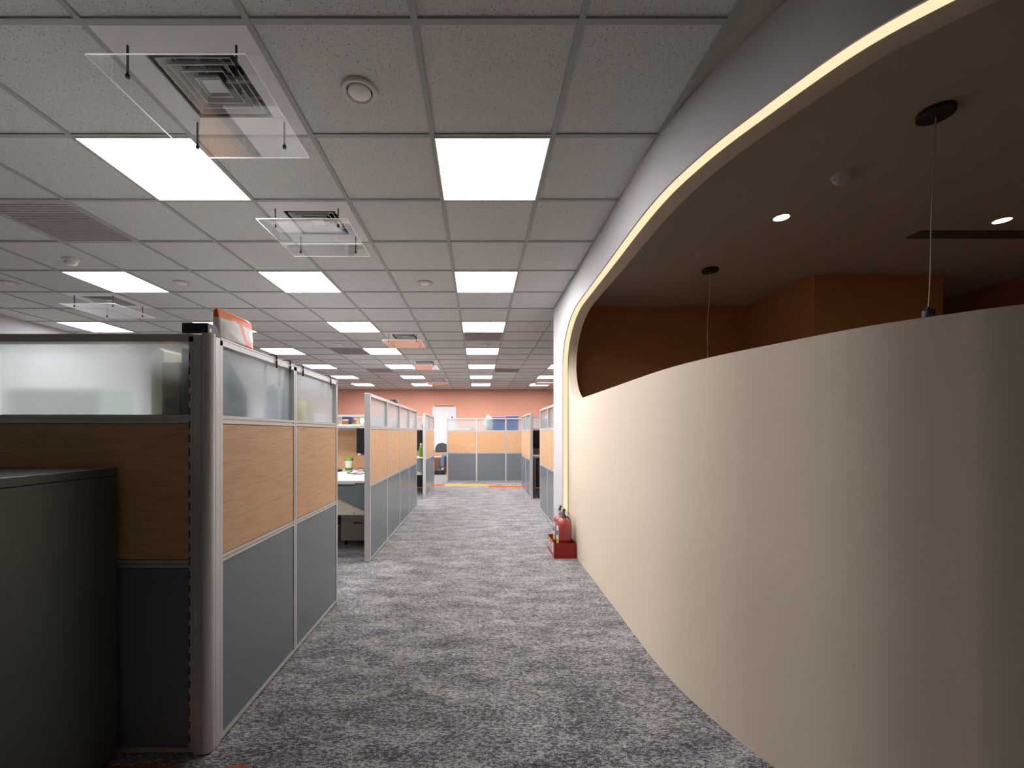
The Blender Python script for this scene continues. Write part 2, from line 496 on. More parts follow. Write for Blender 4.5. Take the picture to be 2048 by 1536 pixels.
# ------------------------------------------------------------------ ceiling: tiles, bars, painted part
LIGHTS = [(0, 0), (0, -3), (3, 0), (3, -3), (3, -6), (6, 0), (6, -3), (6, -6), (6, -9), (9, 0), (9, -3), (9, -6),
          (12, 0), (12, -3), (12, -6), (12, 3), (15, 0), (15, -3), (15, -6), (15, 3), (18, 0), (18, -3), (18, -6), (18, 3)]
CASS = [(-1, -2), (1, -2), (4, -7), (7, -2), (11, -2), (16, -2), (16, 3)]
VENTS = [(1, -5), (9, -4), (13, -4), (7, 0), (13, 1)]
skip = set(LIGHTS) | set(CASS) | set(VENTS)
TRIM_X = 0.886
b = MB()
for n in range(-7, 21):
    for k in range(-10, 10):
        if (n, k) in skip: continue
        x0, x1, y0, y1 = max(gx(k), LEFT), min(gx(k + 1), RIGHT), max(gy(n), FRONT), min(gy(n + 1), BACK)
        if y1 <= 5.2: x1 = min(x1, TRIM_X)
        elif y0 < 5.2:
            if x0 >= TRIM_X: y0 = 5.2
        if x1 <= x0 or y1 <= y0: continue
        z = CEIL + 0.004
        b.add([(x0, y0, z), (x0, y1, z), (x1, y1, z), (x1, y0, z)], [(0, 1, 2, 3)])
struct(b.build('ceiling', M['tile']))
b = MB(); hw = 0.012
for k in range(-9, 10):
    x = gx(k); y0 = FRONT if x < TRIM_X else 5.2
    if x < RIGHT: b.box(x - hw, x + hw, y0, BACK, CEIL - 0.004, CEIL + 0.004)
for n in range(-6, 21):
    b.box(LEFT, TRIM_X if gy(n) < 5.2 else RIGHT, gy(n) - hw, gy(n) + hw, CEIL - 0.0032, CEIL + 0.0036)
b.box(TRIM_X, TRIM_X + 0.026, FRONT, 5.2, CEIL - 0.005, CEIL + 0.004)
struct(b.build('ceiling_grid', M['tbar']))
b = MB()
b.add([(TRIM_X, FRONT, CEIL + .006), (TRIM_X, 5.2, CEIL + .006), (RIGHT, 5.2, CEIL + .006), (RIGHT, FRONT, CEIL + .006)], [(0, 1, 2, 3)])
struct(b.build('ceiling_lounge', M['plaster']))

# ------------------------------------------------------------------ flat walls
struct(MB().box(LEFT - .1, RIGHT + .1, BACK, BACK + .1, 0, CEIL + .1).build('wall_back', M['pink_wall']))
struct(MB().box(LEFT - .1, LEFT, FRONT, BACK, 0, CEIL + .1).build('wall_left', M['white_wall']))
struct(MB().box(RIGHT, RIGHT + .1, FRONT, BACK, 0, CEIL + .1).build('wall_right', M['white_wall']))
b = MB()
b.box(1.055, RIGHT, ROOM_END, 5.2, 0, CEIL + .004)
b.box(RIGHT - .02, RIGHT - .001, FRONT, ROOM_END - .001, 0, CEIL + .004)
b.box(3.14, 4.34, 4.05, ROOM_END - .001, 0, CEIL + .004)
struct(b.build('wall_lounge', M['brown_wall']))

# ------------------------------------------------------------------ curved wall: white fascia, LED strip, beige wall
N = len(CUR)
b = MB()
ie = max(i for i in range(N) if CUR[i].y >= YE - 1e-5)          # last sample of the solid column part
def strip(b, i0, i1, off, zl, zh, m=0, flip=False):
    v, f = [], []
    for i in range(i0, i1 + 1):
        v += [W(i, off, zl(i)), W(i, off, zh(i))]
    for k in range(i1 - i0):
        q = (2 * k, 2 * k + 2, 2 * k + 3, 2 * k + 1)
        f.append(q[::-1] if flip else q)
    b.add(v, f, m, True)
top = lambda i: CEIL + 0.004
yw = lambda i: CUR[i].y
strip(b, 0, ie, OFF_W, lambda i: 0.0, top)
strip(b, ie, N - 1, OFF_W, lambda i: 1.95 if i == ie else z_up(yw(i)), top)
strip(b, 0, ie, -0.001, lambda i: 0.0, top, flip=True)
strip(b, ie, N - 1, -0.001, lambda i: 1.95 if i == ie else z_up(yw(i)), top, flip=True)
# edge of the fascia, from the floor up round the arc and along the opening
EDGE = [(ie, 0.0), (ie, 0.6), (ie, 1.2), (ie, 1.95)] + [(i, z_up(yw(i))) for i in range(ie + 1, N)]
v, f = [], []
for i, z in EDGE: v += [W(i, OFF_W, z), W(i, -0.001, z)]
for k in range(len(EDGE) - 1): f.append((2 * k, 2 * k + 2, 2 * k + 3, 2 * k + 1))
b.add(v, f)
v = [W(0, OFF_W, 0), W(0, TH, 0), W(0, TH, CEIL), W(0, OFF_W, CEIL)]
b.add(v, [(0, 1, 2, 3)])
struct(b.build('wall_fascia', M['white_wall']))

# beige wall with the long rounded opening
b = MB()
iu = ie
lowz = lambda i: CEIL if i <= iu else z_dn(yw(i))
strip(b, 0, iu, 0, lambda i: 0.0, lambda i: CEIL)
strip(b, iu, N - 1, 0, lambda i: 0.0, lambda i: 1.95 if i == iu else z_dn(yw(i)))
strip(b, iu, N - 1, 0, lambda i: 1.95 if i == iu else max(1.95, z_up(yw(i))), lambda i: CEIL)
strip(b, 0, iu, TH, lambda i: 0.0, lambda i: CEIL, flip=True)
strip(b, iu, N - 1, TH, lambda i: 0.0, lambda i: 1.95 if i == iu else z_dn(yw(i)), flip=True)
strip(b, iu, N - 1, TH, lambda i: 1.95 if i == iu else max(1.95, z_up(yw(i))), lambda i: CEIL, flip=True)
REV = [(i, z_dn(yw(i))) for i in range(N - 1, iu, -1)] + [(iu, 1.95)] + [(i, z_up(yw(i))) for i in range(iu + 1, N)]
v, f = [], []
for i, z in REV: v += [W(i, 0, z), W(i, TH, z)]
for k in range(len(REV) - 1): f.append((2 * k, 2 * k + 1, 2 * k + 3, 2 * k + 2))
b.add(v, f)
struct(b.build('wall_curved', M['beige_wall']))

# warm LED strip in the edge of the fascia
def led_path():
    P = []
    for k, (i, z) in enumerate(EDGE):
        a = EDGE[max(k - 1, 0)]; c = EDGE[min(k + 1, len(EDGE) - 1)]
        d = Vector(W(c[0], 0, c[1])) - Vector(W(a[0], 0, a[1])); d.normalize()
        nn = Vector((NRM[i].x, NRM[i].y, 0))
        side = d.cross(nn)
        if side.z > 0 or (abs(side.z) < .3 and side.y > 0): side = -side      # into the opening: down and towards the camera
        P.append((i, z, side.normalized()))
    return P
v, f = [], []
for i, z, sd in led_path():
    for off, h in ((-0.056, 0.0005), (-0.056, 0.005), (-0.010, 0.005), (-0.010, 0.0005)):
        v.append(tuple(Vector(W(i, off, z)) + sd * h))
for k in range(len(EDGE) - 1):
    for j in range(4):
        f.append((4 * k + j, 4 * k + (j + 1) % 4, 4 * k + 4 + (j + 1) % 4, 4 * k + 4 + j))
b = MB(); b.add(v, f)
tag(b.build('led_strip', M['led']), 'warm glowing LED strip curving along the edge of the white wall', 'light')

# ------------------------------------------------------------------ ceiling lights
def make_light(lens_mat):
    t = thing('ceiling_light', '', 'ceiling light')
    q = MB(); a, c = 0.294, 0.286
    for x0, x1, y0, y1 in ((-a, a, -a, -c), (-a, a, c, a), (-a, -c, -c, c), (c, a, -c, c)): q.box(x0, x1, y0, y1, -0.006, 0.010)
    q.build('frame', M['offwhite'], t)
    MB().box(-c, c, -c, c, -0.0035, 0.004).build('diffuser', lens_mat, t)
    return t
lp = {}
rowname = {0: 'in the row above the aisle', -3: 'in the row beside the air deflectors',
           -6: 'in the third row out from the aisle', 3: 'in the row beyond the curved wall'}
members = {}
for n, k in sorted(LIGHTS): members.setdefault(k, []).append(n)
near_l, far_l, out_l = [make_light(M[q]) for q in ('panel_light_near', 'panel_light', 'panel_light_outer')]
first = {id(near_l): True, id(far_l): True, id(out_l): True}
for n, k in LIGHTS:
    pr = near_l if (n, k) == (0, 0) else (out_l if k <= -6 and n < 12 else far_l)
    loc = (gx(k) + T / 2, gy(n) + T / 2, CEIL)
    if k == -9: lab = 'lit square ceiling panel farthest from the aisle, close to the white side wall'
    else:
        L = members[k]; i = L.index(n)
        o = 'farthest' if i == len(L) - 1 else ORD[i]
        lab = f'lit ceiling panel {rowname[k]}, {o} {"one" if i in (0, len(L) - 1) else "from the near end"}'
    if first[id(pr)]:
        first[id(pr)] = False; pr.location = loc; pr['label'] = lab; pr['group'] = 'lit ceiling panels'
    else: dup(pr, loc, 0, lab, 'lit ceiling panels')

# ------------------------------------------------------------------ air cassettes and the acrylic deflectors under them
def make_cassette():
    t = thing('air_cassette', '', 'air vent')
    q = MB(); a, c = 0.288, 0.172
    for x0, x1, y0, y1 in ((-a, a, -a, -c), (-a, a, c, a), (-a, -c, -c, c), (c, a, -c, c)): q.box(x0, x1, y0, y1, -0.004, 0.006)
    q.build('face_plate', M['white'], t, bevel=0.002)
    q = MB()
    for x0, x1, y0, y1 in ((-.18, .18, -.18, -c), (-.18, .18, c, .18), (-.18, -c, -c, c), (c, .18, -c, c)): q.box(x0, x1, y0, y1, 0.006, 0.13)
    q.box(-.18, .18, -.18, .18, 0.13, 0.14)
    q.build('duct_box', M['vent_dark'], t)
    for r0 in (0.150, 0.118, 0.086, 0.052):
        q = MB(); r1 = r0 - 0.026; z0, z1, th = -0.002, 0.040, 0.004
        o = [(-1, -1), (1, -1), (1, 1), (-1, 1)]
        v = [(x * r0, y * r0, z0) for x, y in o] + [(x * r1, y * r1, z1) for x, y in o] + [(x * (r0 - th), y * (r0 - th), z0) for x, y in o] + [(x * (r1 - th), y * (r1 - th), z1) for x, y in o]
        f = []
        for i in range(4):
            j = (i + 1) % 4
            f += [(i, j, 4 + j, 4 + i), (8 + j, 8 + i, 12 + i, 12 + j), (j, i, 8 + i, 8 + j), (4 + i, 4 + j, 12 + j, 12 + i)]
        q.add(v, f)
        q.build('louvre_ring', M['offwhite'], t)
    q = MB()
    for s in (-1, 1):
        for p in (-.09, .0, .09):
            q.box(p - .002, p + .002, min(s * .05, s * .172), max(s * .05, s * .172), 0.02, 0.03)
            q.box(min(s * .05, s * .172), max(s * .05, s * .172), p - .002, p + .002, 0.02, 0.03)
    q.build('spacer_bars', M['offwhite'], t)
    MB().box(-.040, .040, -.034, .034, 0.004, 0.009).build('centre_plate', M['white'], t)
    return t
def make_deflector():
    t = thing('air_deflector', '', 'air deflector')
    q = MB(); q.box(-.29, .29, -.294, .294, -0.117, -0.111)
    q.m = [0, 0, 1, 1, 1, 1]
    q.build('acrylic_sheet', [M['acrylic'], M['acrylic_edge']], t)
    for x in (-.207, .207):
        for y in (-.205, .205):
            q = MB(); q.lathe([(.0042, -.124), (.0042, -.0045)], x, y, 10)
            q.lathe([(.008, -.126), (.008, -.1155)], x, y, 12)
            q.build('hanging_rod', M['dark'], t)
    return t
cass_lab = ['above the near cubicle, closest to the lens', 'one tile behind the first two lit panels', 'nearest to the white side wall',
            'beside the third lit panel of its row', 'beside the fifth lit panel of its row', 'close to the terracotta end wall', 'beyond the curved wall']
pc, pd = make_cassette(), make_deflector()
for i, (n, k) in enumerate(CASS):
    loc = (gx(k) + T / 2, gy(n) + T / 2, CEIL)
    l1 = f'white ceiling air diffuser {cass_lab[i]}'
    l2 = f'clear acrylic deflector on rods {cass_lab[i]}'
    if i == 0:
        pc.location = loc; pc['label'] = l1; pc['group'] = 'ceiling air diffusers'
        pd.location = loc; pd['label'] = l2; pd['group'] = 'acrylic air deflectors'
    else:
        dup(pc, loc, 0, l1, 'ceiling air diffusers'); dup(pd, loc, 0, l2, 'acrylic air deflectors')

# return grilles
def make_vent():
    t = thing('return_grille', '', 'air vent')
    q = MB(); a, c = 0.287, 0.272
    for x0, x1, y0, y1 in ((-a, a, -a, -c), (-a, a, c, a), (-a, -c, -c, c), (c, a, -c, c)): q.box(x0, x1, y0, y1, -0.003, 0.006)
    q.build('frame', M['vent'], t)
    q = MB()
    for i in range(24):
        y = -c + (i + .5) * 2 * c / 24
        q.add([(-c, y - .009, .001), (c, y - .009, .001), (c, y + .009, .003), (-c, y + .009, .003), (-c, y - .009, -.001), (c, y - .009, -.001), (c, y + .009, .001), (-c, y + .009, .001)],
              [(0, 1, 2, 3), (7, 6, 5, 4), (4, 5, 1, 0), (6, 7, 3, 2)])
    q.build('slats', M['vent'], t)
    MB().box(-c, c, -c, c, .0045, .008).build('backing', M['vent_back'], t)
    return t
vl = ['over the near cubicle before the smoke detector', 'touching the fourth lit panel beside the deflectors', 'near the fifth lit panel beside the deflectors',
      'directly behind the third lit panel above the aisle', 'next to the curved wall towards the far end']
pv = make_vent()
for i, (n, k) in enumerate(VENTS):
    loc = (gx(k) + T / 2, gy(n) + T / 2, CEIL); lab = f'dark slatted square return grille, {vl[i]}'
    if i == 0: pv.location = loc; pv['label'] = lab; pv['group'] = 'return air grilles'
    else: dup(pv, loc, 0, lab, 'return air grilles')

# round ceiling vents
def make_round():
    t = thing('round_ceiling_vent', '', 'ceiling vent')
    q = MB(); q.lathe([(.056, 0.0), (.076, 0.0), (.0775, -.006), (.074, -.012), (.060, -.014), (.054, -.008), (.053, .0)], n=40, cap=False)
    q.build('rim', M['offwhite'], t)
    q = MB(); q.lathe([(.057, -.001), (.057, .0005)], n=32); q.build('gap', M['vent_dark'], t)
    q = MB(); q.lathe([(.0485, -.004), (.0485, -.012), (.046, -.015), (.001, -.0165)], n=40); q.build('disc', M['white'], t)
    return t
rl = [(-.515, 1.876, 'beside the first air diffuser, closest to the lens'), (-.53, 4.28, 'between the second panels of the two inner light rows'),
      (-2.93, 4.28, 'between the second panels of the two outer light rows'), (-4.63, 4.28, 'beside the smoke detector, farthest out from the aisle'),
      (-2.33, 7.25, 'just before the first far return grille'), (.12, 7.25, 'in the aisle row before its fourth lit panel'),
      (-2.85, 10.2, 'beside the second far return grille'), (-2.25, 10.75, 'before the sixth lit panel beside the deflectors'), (.12, 10.85, 'in the aisle row before its sixth lit panel')]
pr = make_round()
for i, (x, y, lab) in enumerate(rl):
    lab = 'round white ceiling vent ' + lab
    if i == 0: pr.location = (x, y, CEIL + .004); pr['label'] = lab; pr['group'] = 'round ceiling vents'
    else: dup(pr, (x, y, CEIL + .004), 0, lab, 'round ceiling vents')

def smoke(loc, lab, mt='white'):
    t = thing('smoke_detector', lab, 'smoke detector', loc)
    q = MB(); q.lathe([(.056, 0.0), (.058, -.010), (.052, -.016)], n=32); q.build('base', M[mt], t)
    q = MB(); q.lathe([(.046, -.016), (.044, -.034), (.034, -.046), (.001, -.050)], n=32); q.build('dome', M[mt], t)
    q = MB()
    for k in range(8):
        a = k * math.pi / 4; q.box(.040 * math.cos(a) - .004, .040 * math.cos(a) + .004, .040 * math.sin(a) - .004, .040 * math.sin(a) + .004, -.036, -.030)
    q.build('slot', M['groove'], t)
smoke((-3.48, 3.70, CEIL + .004), 'white domed smoke detector on the tiled ceiling above the near cubicle')
smoke((2.09, 2.49, CEIL + .006), 'domed smoke detector on the dark lounge ceiling between the pendants', 'offwhite')

# ------------------------------------------------------------------ lounge: downlights, pendants, slot diffuser
def downlight(x, y, lab, lens='downlight'):
    t = thing('downlight', lab, 'ceiling light', (x, y, CEIL + .006), group='lounge downlights')
    q = MB(); q.lathe([(.046, -.002), (.053, -.003), (.054, 0.0), (.046, 0.0)], n=32, cap=False); q.build('ring', M['offwhite'], t)
    q = MB(); q.lathe([(.046, -.0025), (.046, -.0005)], n=32); q.build('lens', M[lens], t)
downlight(2.09, 2.99, 'round recessed downlight between the two pendant canopies')
downlight(3.66, 3.03, 'round recessed downlight above the slot air grille', 'downlight_dim')
def pendant(x, y, zb, dx, lab, bow):
    t = thing('pendant_lamp', lab, 'pendant lamp', (x, y, CEIL + .006), group='lounge pendants')
    q = MB(); q.lathe([(.066, 0.0), (.068, -.003), (.068, -.022), (.064, -.027), (.001, -.028)], n=36); q.build('canopy', M['black'], t)
    z = zb - CEIL - .006
    pts = [(dx * u + bow * math.sin(u * math.pi * 3) * u, 0, -.027 + (z + .027) * u) for u in [i / 30 for i in range(31)]]
    q = MB(); q.tube(pts, .0028, 8); q.build('cord', M['cord'], t)
    q = MB(); q.lathe([(.006, z + .012), (.008, z), (.022, z - .003), (.024, z - .010), (.024, z - .066), (.020, z - .072)], dx, 0, 20); q.build('socket', M['black'], t)
    q = MB(); q.lathe([(.018, z - .072), (.024, z - .095), (.040, z - .125), (.044, z - .150), (.036, z - .176), (.002, z - .190)], dx, 0, 20); q.build('bulb', M['white'], t)
pendant(2.11, 2.0, 1.80, -.035, 'unlit pendant with a black canopy and grey cord, close to the lens', .004)
pendant(2.10, 3.93, 1.80, -.035, 'unlit pendant with a black canopy and grey cord near the brown back wall', .010)
t = thing('slot_diffuser', 'long dark slot air grille in the lounge ceiling beside the downlight', 'air vent', (3.25, 3.24, CEIL + .006))
q = MB()
for x0, x1, y0, y1 in ((0, 1.1, -.062, -.05), (0, 1.1, .05, .062), (0, .012, -.05, .05), (1.088, 1.1, -.05, .05)): q.box(x0, x1, y0, y1, -.006, 0)
q.build('frame', M['slot'], t)
q = MB()
for i in range(5):
    y = -.04 + i * .02; q.box(.012, 1.088, y - .004, y + .004, -.005, -.001)
q.build('slats', M['slot'], t)

# ------------------------------------------------------------------ partitions
PH = 1.608
GZ0, GZ1 = 1.300, 1.578          # glass
WZ0, WZ1 = 0.745, 1.268          # wood
LZ0, LZ1 = 0.030, 0.716          # grey lower panel
def panel(wd, label, loc, rz, group, H=PH, cap0=0.0, cap1=0.0, slots=False, gl=True):
    t = thing('partition_panel', label, 'partition', loc, rz, group)
    h, s = 0.027, 0.017
    dz = H - PH
    q = MB()
    a, e = 0.0012, wd - 0.0012
    q.box(a, a + s, -h, h, .012, H - .004)
    q.box(e - s, e, -h, h, .012, H - .004)
    q.box(a, e, -h, h, GZ1 + dz, H - .010); q.box(a, e, -h + .002, h - .002, H - .010, H - .006); q.box(a, e, -h, h, H - .006, H)
    q.box(a + s, e - s, -h, h, 1.288 + 0, 1.300); q.box(a + s, e - s, -h + .006, h - .006, 1.282, 1.288); q.box(a + s, e - s, -h, h, 1.268, 1.282)
    q.box(a + s, e - s, -h, h, .734, .745); q.box(a + s, e - s, -h + .006, h - .006, .728, .734); q.box(a + s, e - s, -h, h, .716, .728)
    q.box(a + s, e - s, -h, h, .012, .030)
    q.build('frame', M['alu'], t)
    MB().box(a + s, e - s, -.003, .003, GZ0, GZ1 + dz).build('glass_pane', M['frost'], t)
    g = 0.003
    q = MB(); q.box(a + s + g, e - s - g, -h + .003, h - .003, WZ0 + g, WZ1 - g); q.build('wood_panel', M['wood'], t)
    q = MB(); q.box(a + s + g, e - s - g, -h + .003, h - .003, LZ0 + g, LZ1 - g); q.build('grey_panel', M['grey'], t)
    q = MB(); q.box(a + s, e - s, -h + .008, h - .008, .031, LZ1 - .001); q.box(a + s, e - s, -h + .008, h - .008, WZ0 + .001, WZ1 - .001)
    q.build('core', M['groove'], t)
    for x in (.06, wd - .06):
        q = MB(); q.lathe([(.018, 0.0), (.018, .006), (.010, .007), (.010, .0125)], x, 0, 14); q.build('foot', M['black'], t)
    for x0, x1, on in ((-cap0, 0, cap0), (wd, wd + cap1, cap1)):
        if on:
            q = MB(); q.box(x0, x1, -h - .001, h + .001, .004, H + .002); q.build('end_cap', M['alu'], t, bevel=.004)
    if slots:
        q = MB(); z = .05
        while z < H - .05:
            q.box(e - .0165, e - .0115, -h - .0006, -h + .001, z, z + .030); z += .052
        q.build('slotted_strip', M['groove'], t)
    return t
P2 = math.pi / 2
# near cubicle: front row (faces the lens) and side row along the aisle
FY = 1.652 + .027
panel(.806, 'dim panel facing the lens beside the grey-green cabinet', (-1.892, FY, 0), 0, 'near cubicle panels', slots=True)
panel(.766, 'dim panel facing the lens, mostly behind the grey-green cabinet', (-2.658, FY, 0), 0, 'near cubicle panels')
SX = -1.022 - .027
panel(.705, 'aisle panel with the blue bottle behind its glass, beside the rounded corner post', (SX, 1.715, 0), P2, 'near cubicle panels')
panel(.712, 'aisle panel with the yellow-green cup behind its glass', (SX, 2.421, 0), P2, 'near cubicle panels', cap1=.014)
for i in range(2): panel(.72, ['inner side panel of the near cubicle, behind the dim glass', 'inner side panel of the near cubicle, beyond its first one'][i], (-2.69, 1.72 + .72 * i, 0), P2, 'near cubicle panels', H=1.47)
t = thing('corner_post', 'rounded aluminium corner post of the near cubicle', 'post', (0, 0, 0))
x0, x1, y0, y1, rr = -1.0845, -1.021, 1.649, 1.7135, .030
pl = [(x0, y0), (x0 + .030, y0), (x0 + .0305, y0 + .002), (x0 + .0325, y0 + .002), (x0 + .033, y0)]
pl += [(x1 - rr + rr * math.sin(a), y0 + rr - rr * math.cos(a)) for a in [i * P2 / 10 for i in range(11)]]
pl += [(x1, y1 - .031), (x1 - .002, y1 - .0305), (x1 - .002, y1 - .0285), (x1, y1 - .028), (x1, y1), (x0, y1)]
q = MB(); q.prism(pl, 'z', .006, PH - .004); q.build('post_profile', M['alu'], t)
pl2 = [(x0 + .033, y0 - .001)] + [(x1 + .001 - rr + rr * math.sin(a), y0 - .001 + rr - rr * math.cos(a)) for a in [i * P2 / 10 for i in range(11)]] + [(x1 + .001, y1 - .031), (x0 + .033, y1 - .031)]
q = MB(); q.prism(pl2, 'z', PH - .004, PH + .004); q.build('post_cap', M['alu'], t)
q = MB(); q.box(x0 + .006, x1 - .012, y0 + .012, y1 - .006, 0, .006); q.build('foot', M['black'], t)

# middle row along the aisle
MX = -1.030 - .027
ml = ['nearest panel of the four behind the open cubicle entrance', 'second of four aisle panels past the open cubicle entrance', 'third of four aisle panels past the open cubicle entrance', 'last of four aisle panels, before the green bottle']
for i in range(4): panel(.780, ml[i], (MX, 4.13 + .78 * i, 0), P2, 'middle row panels', cap0=.014 if i == 0 else 0, cap1=.012 if i == 3 else 0)
for i in range(2): panel(.78, ['panel standing across behind the monitor and shelf', 'outer cross panel beyond the monitor, deeper in the cubicle'][i], (MX - .03 - .78 * (i + 1), 5.695, 0), 0, 'cross panels of the middle cubicles', H=1.47)
for i in range(2): panel(.78, ['inner side panel of the middle cubicle, at its entrance', 'inner side panel of the middle cubicle, at its back'][i], (-2.68, 4.13 + .78 * i, 0), P2, 'cross panels of the middle cubicles', H=1.47)  # unseen panels, added to block side light from the floor under the desk
# third row
TX = -1.0 - .027
for i in range(2): panel(.78, ['aisle panel just past the green bottle', 'aisle panel before the orange carpet stripe'][i], (TX, 8.21 + .78 * i, 0), P2, 'third row panels', cap0=.014 if i == 0 else 0, cap1=.012 if i else 0)
for i in range(2): panel(.78, ['inner side panel of the green bottle cubicle, near end', 'inner side panel of the green bottle cubicle, far end'][i], (-2.50, 8.21 + .78 * i, 0), P2, 'third row panels', H=1.47)  # unseen panels, added to keep side light out of this cubicle
panel(.78, 'cross panel behind the green bottle and black monitor', (TX - .03 - .78, 9.74, 0), 0, 'third row panels')
# far row facing the lens
fl = ['far panel at the open end beside the seated person', 'far panel with a blue bin behind its glass', 'far panel with the narrower blue bin, half hidden by the aisle panels']
for i in range(3): panel(.738, fl[i], (-.787 + .738 * i, 10.947, 0), 0, 'far row panels', cap0=.014 if i == 0 else 0)
# right side of the aisle
for i in range(2): panel(.78, ['near one of two aisle panels before the far row', 'aisle panel joining the far row of panels'][i], (.96 + .027, 8.09 + .78 * i, 0), P2, 'aisle panels past the white column', cap0=.014 if i == 0 else 0)
for i in range(2): panel(.78, ['aisle panel half hidden by the white column', 'aisle panel just past the white column, full width in view'][i], (.985 + .027, 5.40 + .78 * i, 0), P2, 'aisle panels past the white column', cap1=.014 if i else 0)
panel(.78, 'cross panel behind the dark gap past the white column', (1.045, 9.64, 0), 0, 'aisle panels past the white column')

# ------------------------------------------------------------------ cabinet by the lens
t = thing('storage_cabinet', 'grey-green metal cabinet standing against the dim cubicle panels', 'cabinet', (-1.35, 1.62, 0))
q = MB(); q.box(-.90, 0, -.98, 0, .03, 1.0715); q.build('body', M['cabinet'], t, bevel=.001)
q = MB(); q.box(-.901, .0005, -1.0, .0015, 1.0725, 1.102); q.build('top', M['cabinet'], t, bevel=.003)
q = MB(); q.box(-.88, -.02, -.95, -.02, 0, .03); q.build('plinth', M['black'], t)
for x0, x1 in ((-.896, -.452), (-.448, -.004)):
    d = MB().box(x0, x1, -1.0, -.982, .035, 1.068).build('door', M['cabinet'], t, bevel=.002)
    hx = x1 - .05 if x0 < -.5 else x0 + .05
    MB().box(hx - .008, hx + .008, -1.018, -1.0, .55, .68).build('handle', M['alu'], d)
q = MB()
for y, z in ((-.42, .985), (-.46, .875), (-.46, .87), (-.42, .80), (-.42, .79), (-.14, .63), (-.30, .22), (-.31, .16)): q.box(-.0005, .0006, y, y + .004, z, z + .006)
q.build('screw_holes', M['groove'], t)

# ------------------------------------------------------------------ things on and in the near cubicle
t = thing('card_box', 'small black open plastic box on top of the rounded corner post', 'box', (-1.085, 1.662, PH + .0045))
q = MB(); q.prism([(0, 0), (.085, 0), (.066, .026), (.050, .040), (0, .040)], 'x', .044, .048); q.build('side_plate', M['black'], t)
q = MB(); q.box(-.052, .044, 0, .004, 0, .040); q.box(-.052, .044, .004, .046, .036, .040); q.box(-.052, -.048, .004, .046, 0, .036); q.build('shell', M['black'], t)
q = MB(); q.box(.0478, .0488, .008, .022, .008, .020); q.build('label_patch', M['white'], t)
b = MB()
# printed bag: wavy upright sheet body with a gusset
L, Hh, D = .245, .128, .075
nu, nv = 26, 14
v, f = [], []
def bagp(u, vv, side):
    y = L * u; z = Hh * vv
    pinch = (1 - vv) ** 0.5
    x = side * (D / 2) * (0.25 + 0.75 * pinch) * (math.sin(math.pi * min(max(u, .03), .97)) ** 0.35)
    x += .004 * noise.noise(Vector((u * 5, vv * 4, side * 3.0)))
    z += .004 * noise.noise(Vector((u * 3, 0.0, 7.0))) * vv
    return (x, y, z)
for side in (1, -1):
    o = len(v)
    for j in range(nv + 1):
        for i in range(nu + 1): v.append(bagp(i / nu, j / nv, side))
    for j in range(nv):
        for i in range(nu):
            a = o + j * (nu + 1) + i
            f.append((a, a + 1, a + nu + 2, a + nu + 1) if side > 0 else (a + nu + 1, a + nu + 2, a + 1, a))
half = (nu + 1) * (nv + 1)
for i in range(nu):
    a = nv * (nu + 1) + i; f.append((a, a + 1, half + a + 1, half + a)); f.append((half + i, half + i + 1, i + 1, i))
for j in range(nv):
    a = j * (nu + 1); f.append((half + a, a, a + nu + 1, half + a + nu + 1)); c = a + nu; f.append((c, half + c, half + c + nu + 1, c + nu + 1))
b.add(v, f, 0, True)
o = b.build('paper_bag', M['bag'], None, (-1.062, 1.752, PH + .001))
o.rotation_euler = (0, 0, R(-2))
tag(o, 'white and orange paper bag on the cubicle edge behind the black box', 'bag')

def hook(y, lab):
    b = MB()
    pts = [(.029, 0, -.050), (.0305, 0, -.020), (.030, 0, .000)] + [(.030 * math.cos(a), 0, .004 + .014 * math.sin(a)) for a in [i * math.pi / 10 for i in range(11)]] + [(-.030, 0, -.01), (-.031, 0, -.09), (-.034, .004, -.13)]
    b.tube(pts, .0045, 8)
    tag(b.build('cable_hook', M['black'], None, (SX, y, PH + .001)), lab, 'hook', 'black hooks over the cubicle edge')
hook(2.19, 'black hook over the cubicle edge, first after the orange bag'); hook(2.35, 'black hook over the cubicle edge, just before the panel joint')
hook(2.52, 'black hook over the cubicle edge, just past the panel joint'); hook(2.99, 'black hook over the cubicle edge, at the open end')

def shelf(name, x0, x1, y0, y1, z, lab):
    t = thing(name, lab, 'shelf', ((x0 + x1) / 2, (y0 + y1) / 2, z))
    a, c = (x1 - x0) / 2, (y1 - y0) / 2
    MB().box(-a, a, -c, c, -.022, 0).build('board', M['desk'], t, bevel=.002)
    for s in (-1, 1):
        q = MB()
        if a > c: q.box(s * (a - .02) - .002, s * (a - .02) + .002, -c, c, -.06, -.022)
        else: q.box(-a, a, s * (c - .02) - .002, s * (c - .02) + .002, -.06, -.022)
        q.build('bracket', M['alu'], t)
shelf('wall_shelf', -1.84, -1.0785, 1.708, 2.055, 1.296, 'pale shelf board behind the dim frosted glass facing the lens')
shelf('wall_shelf', -1.345, -1.078, 2.058, 3.10, 1.296, 'pale shelf board along the aisle glass, carrying the blue bottle')
SZ = 1.2965
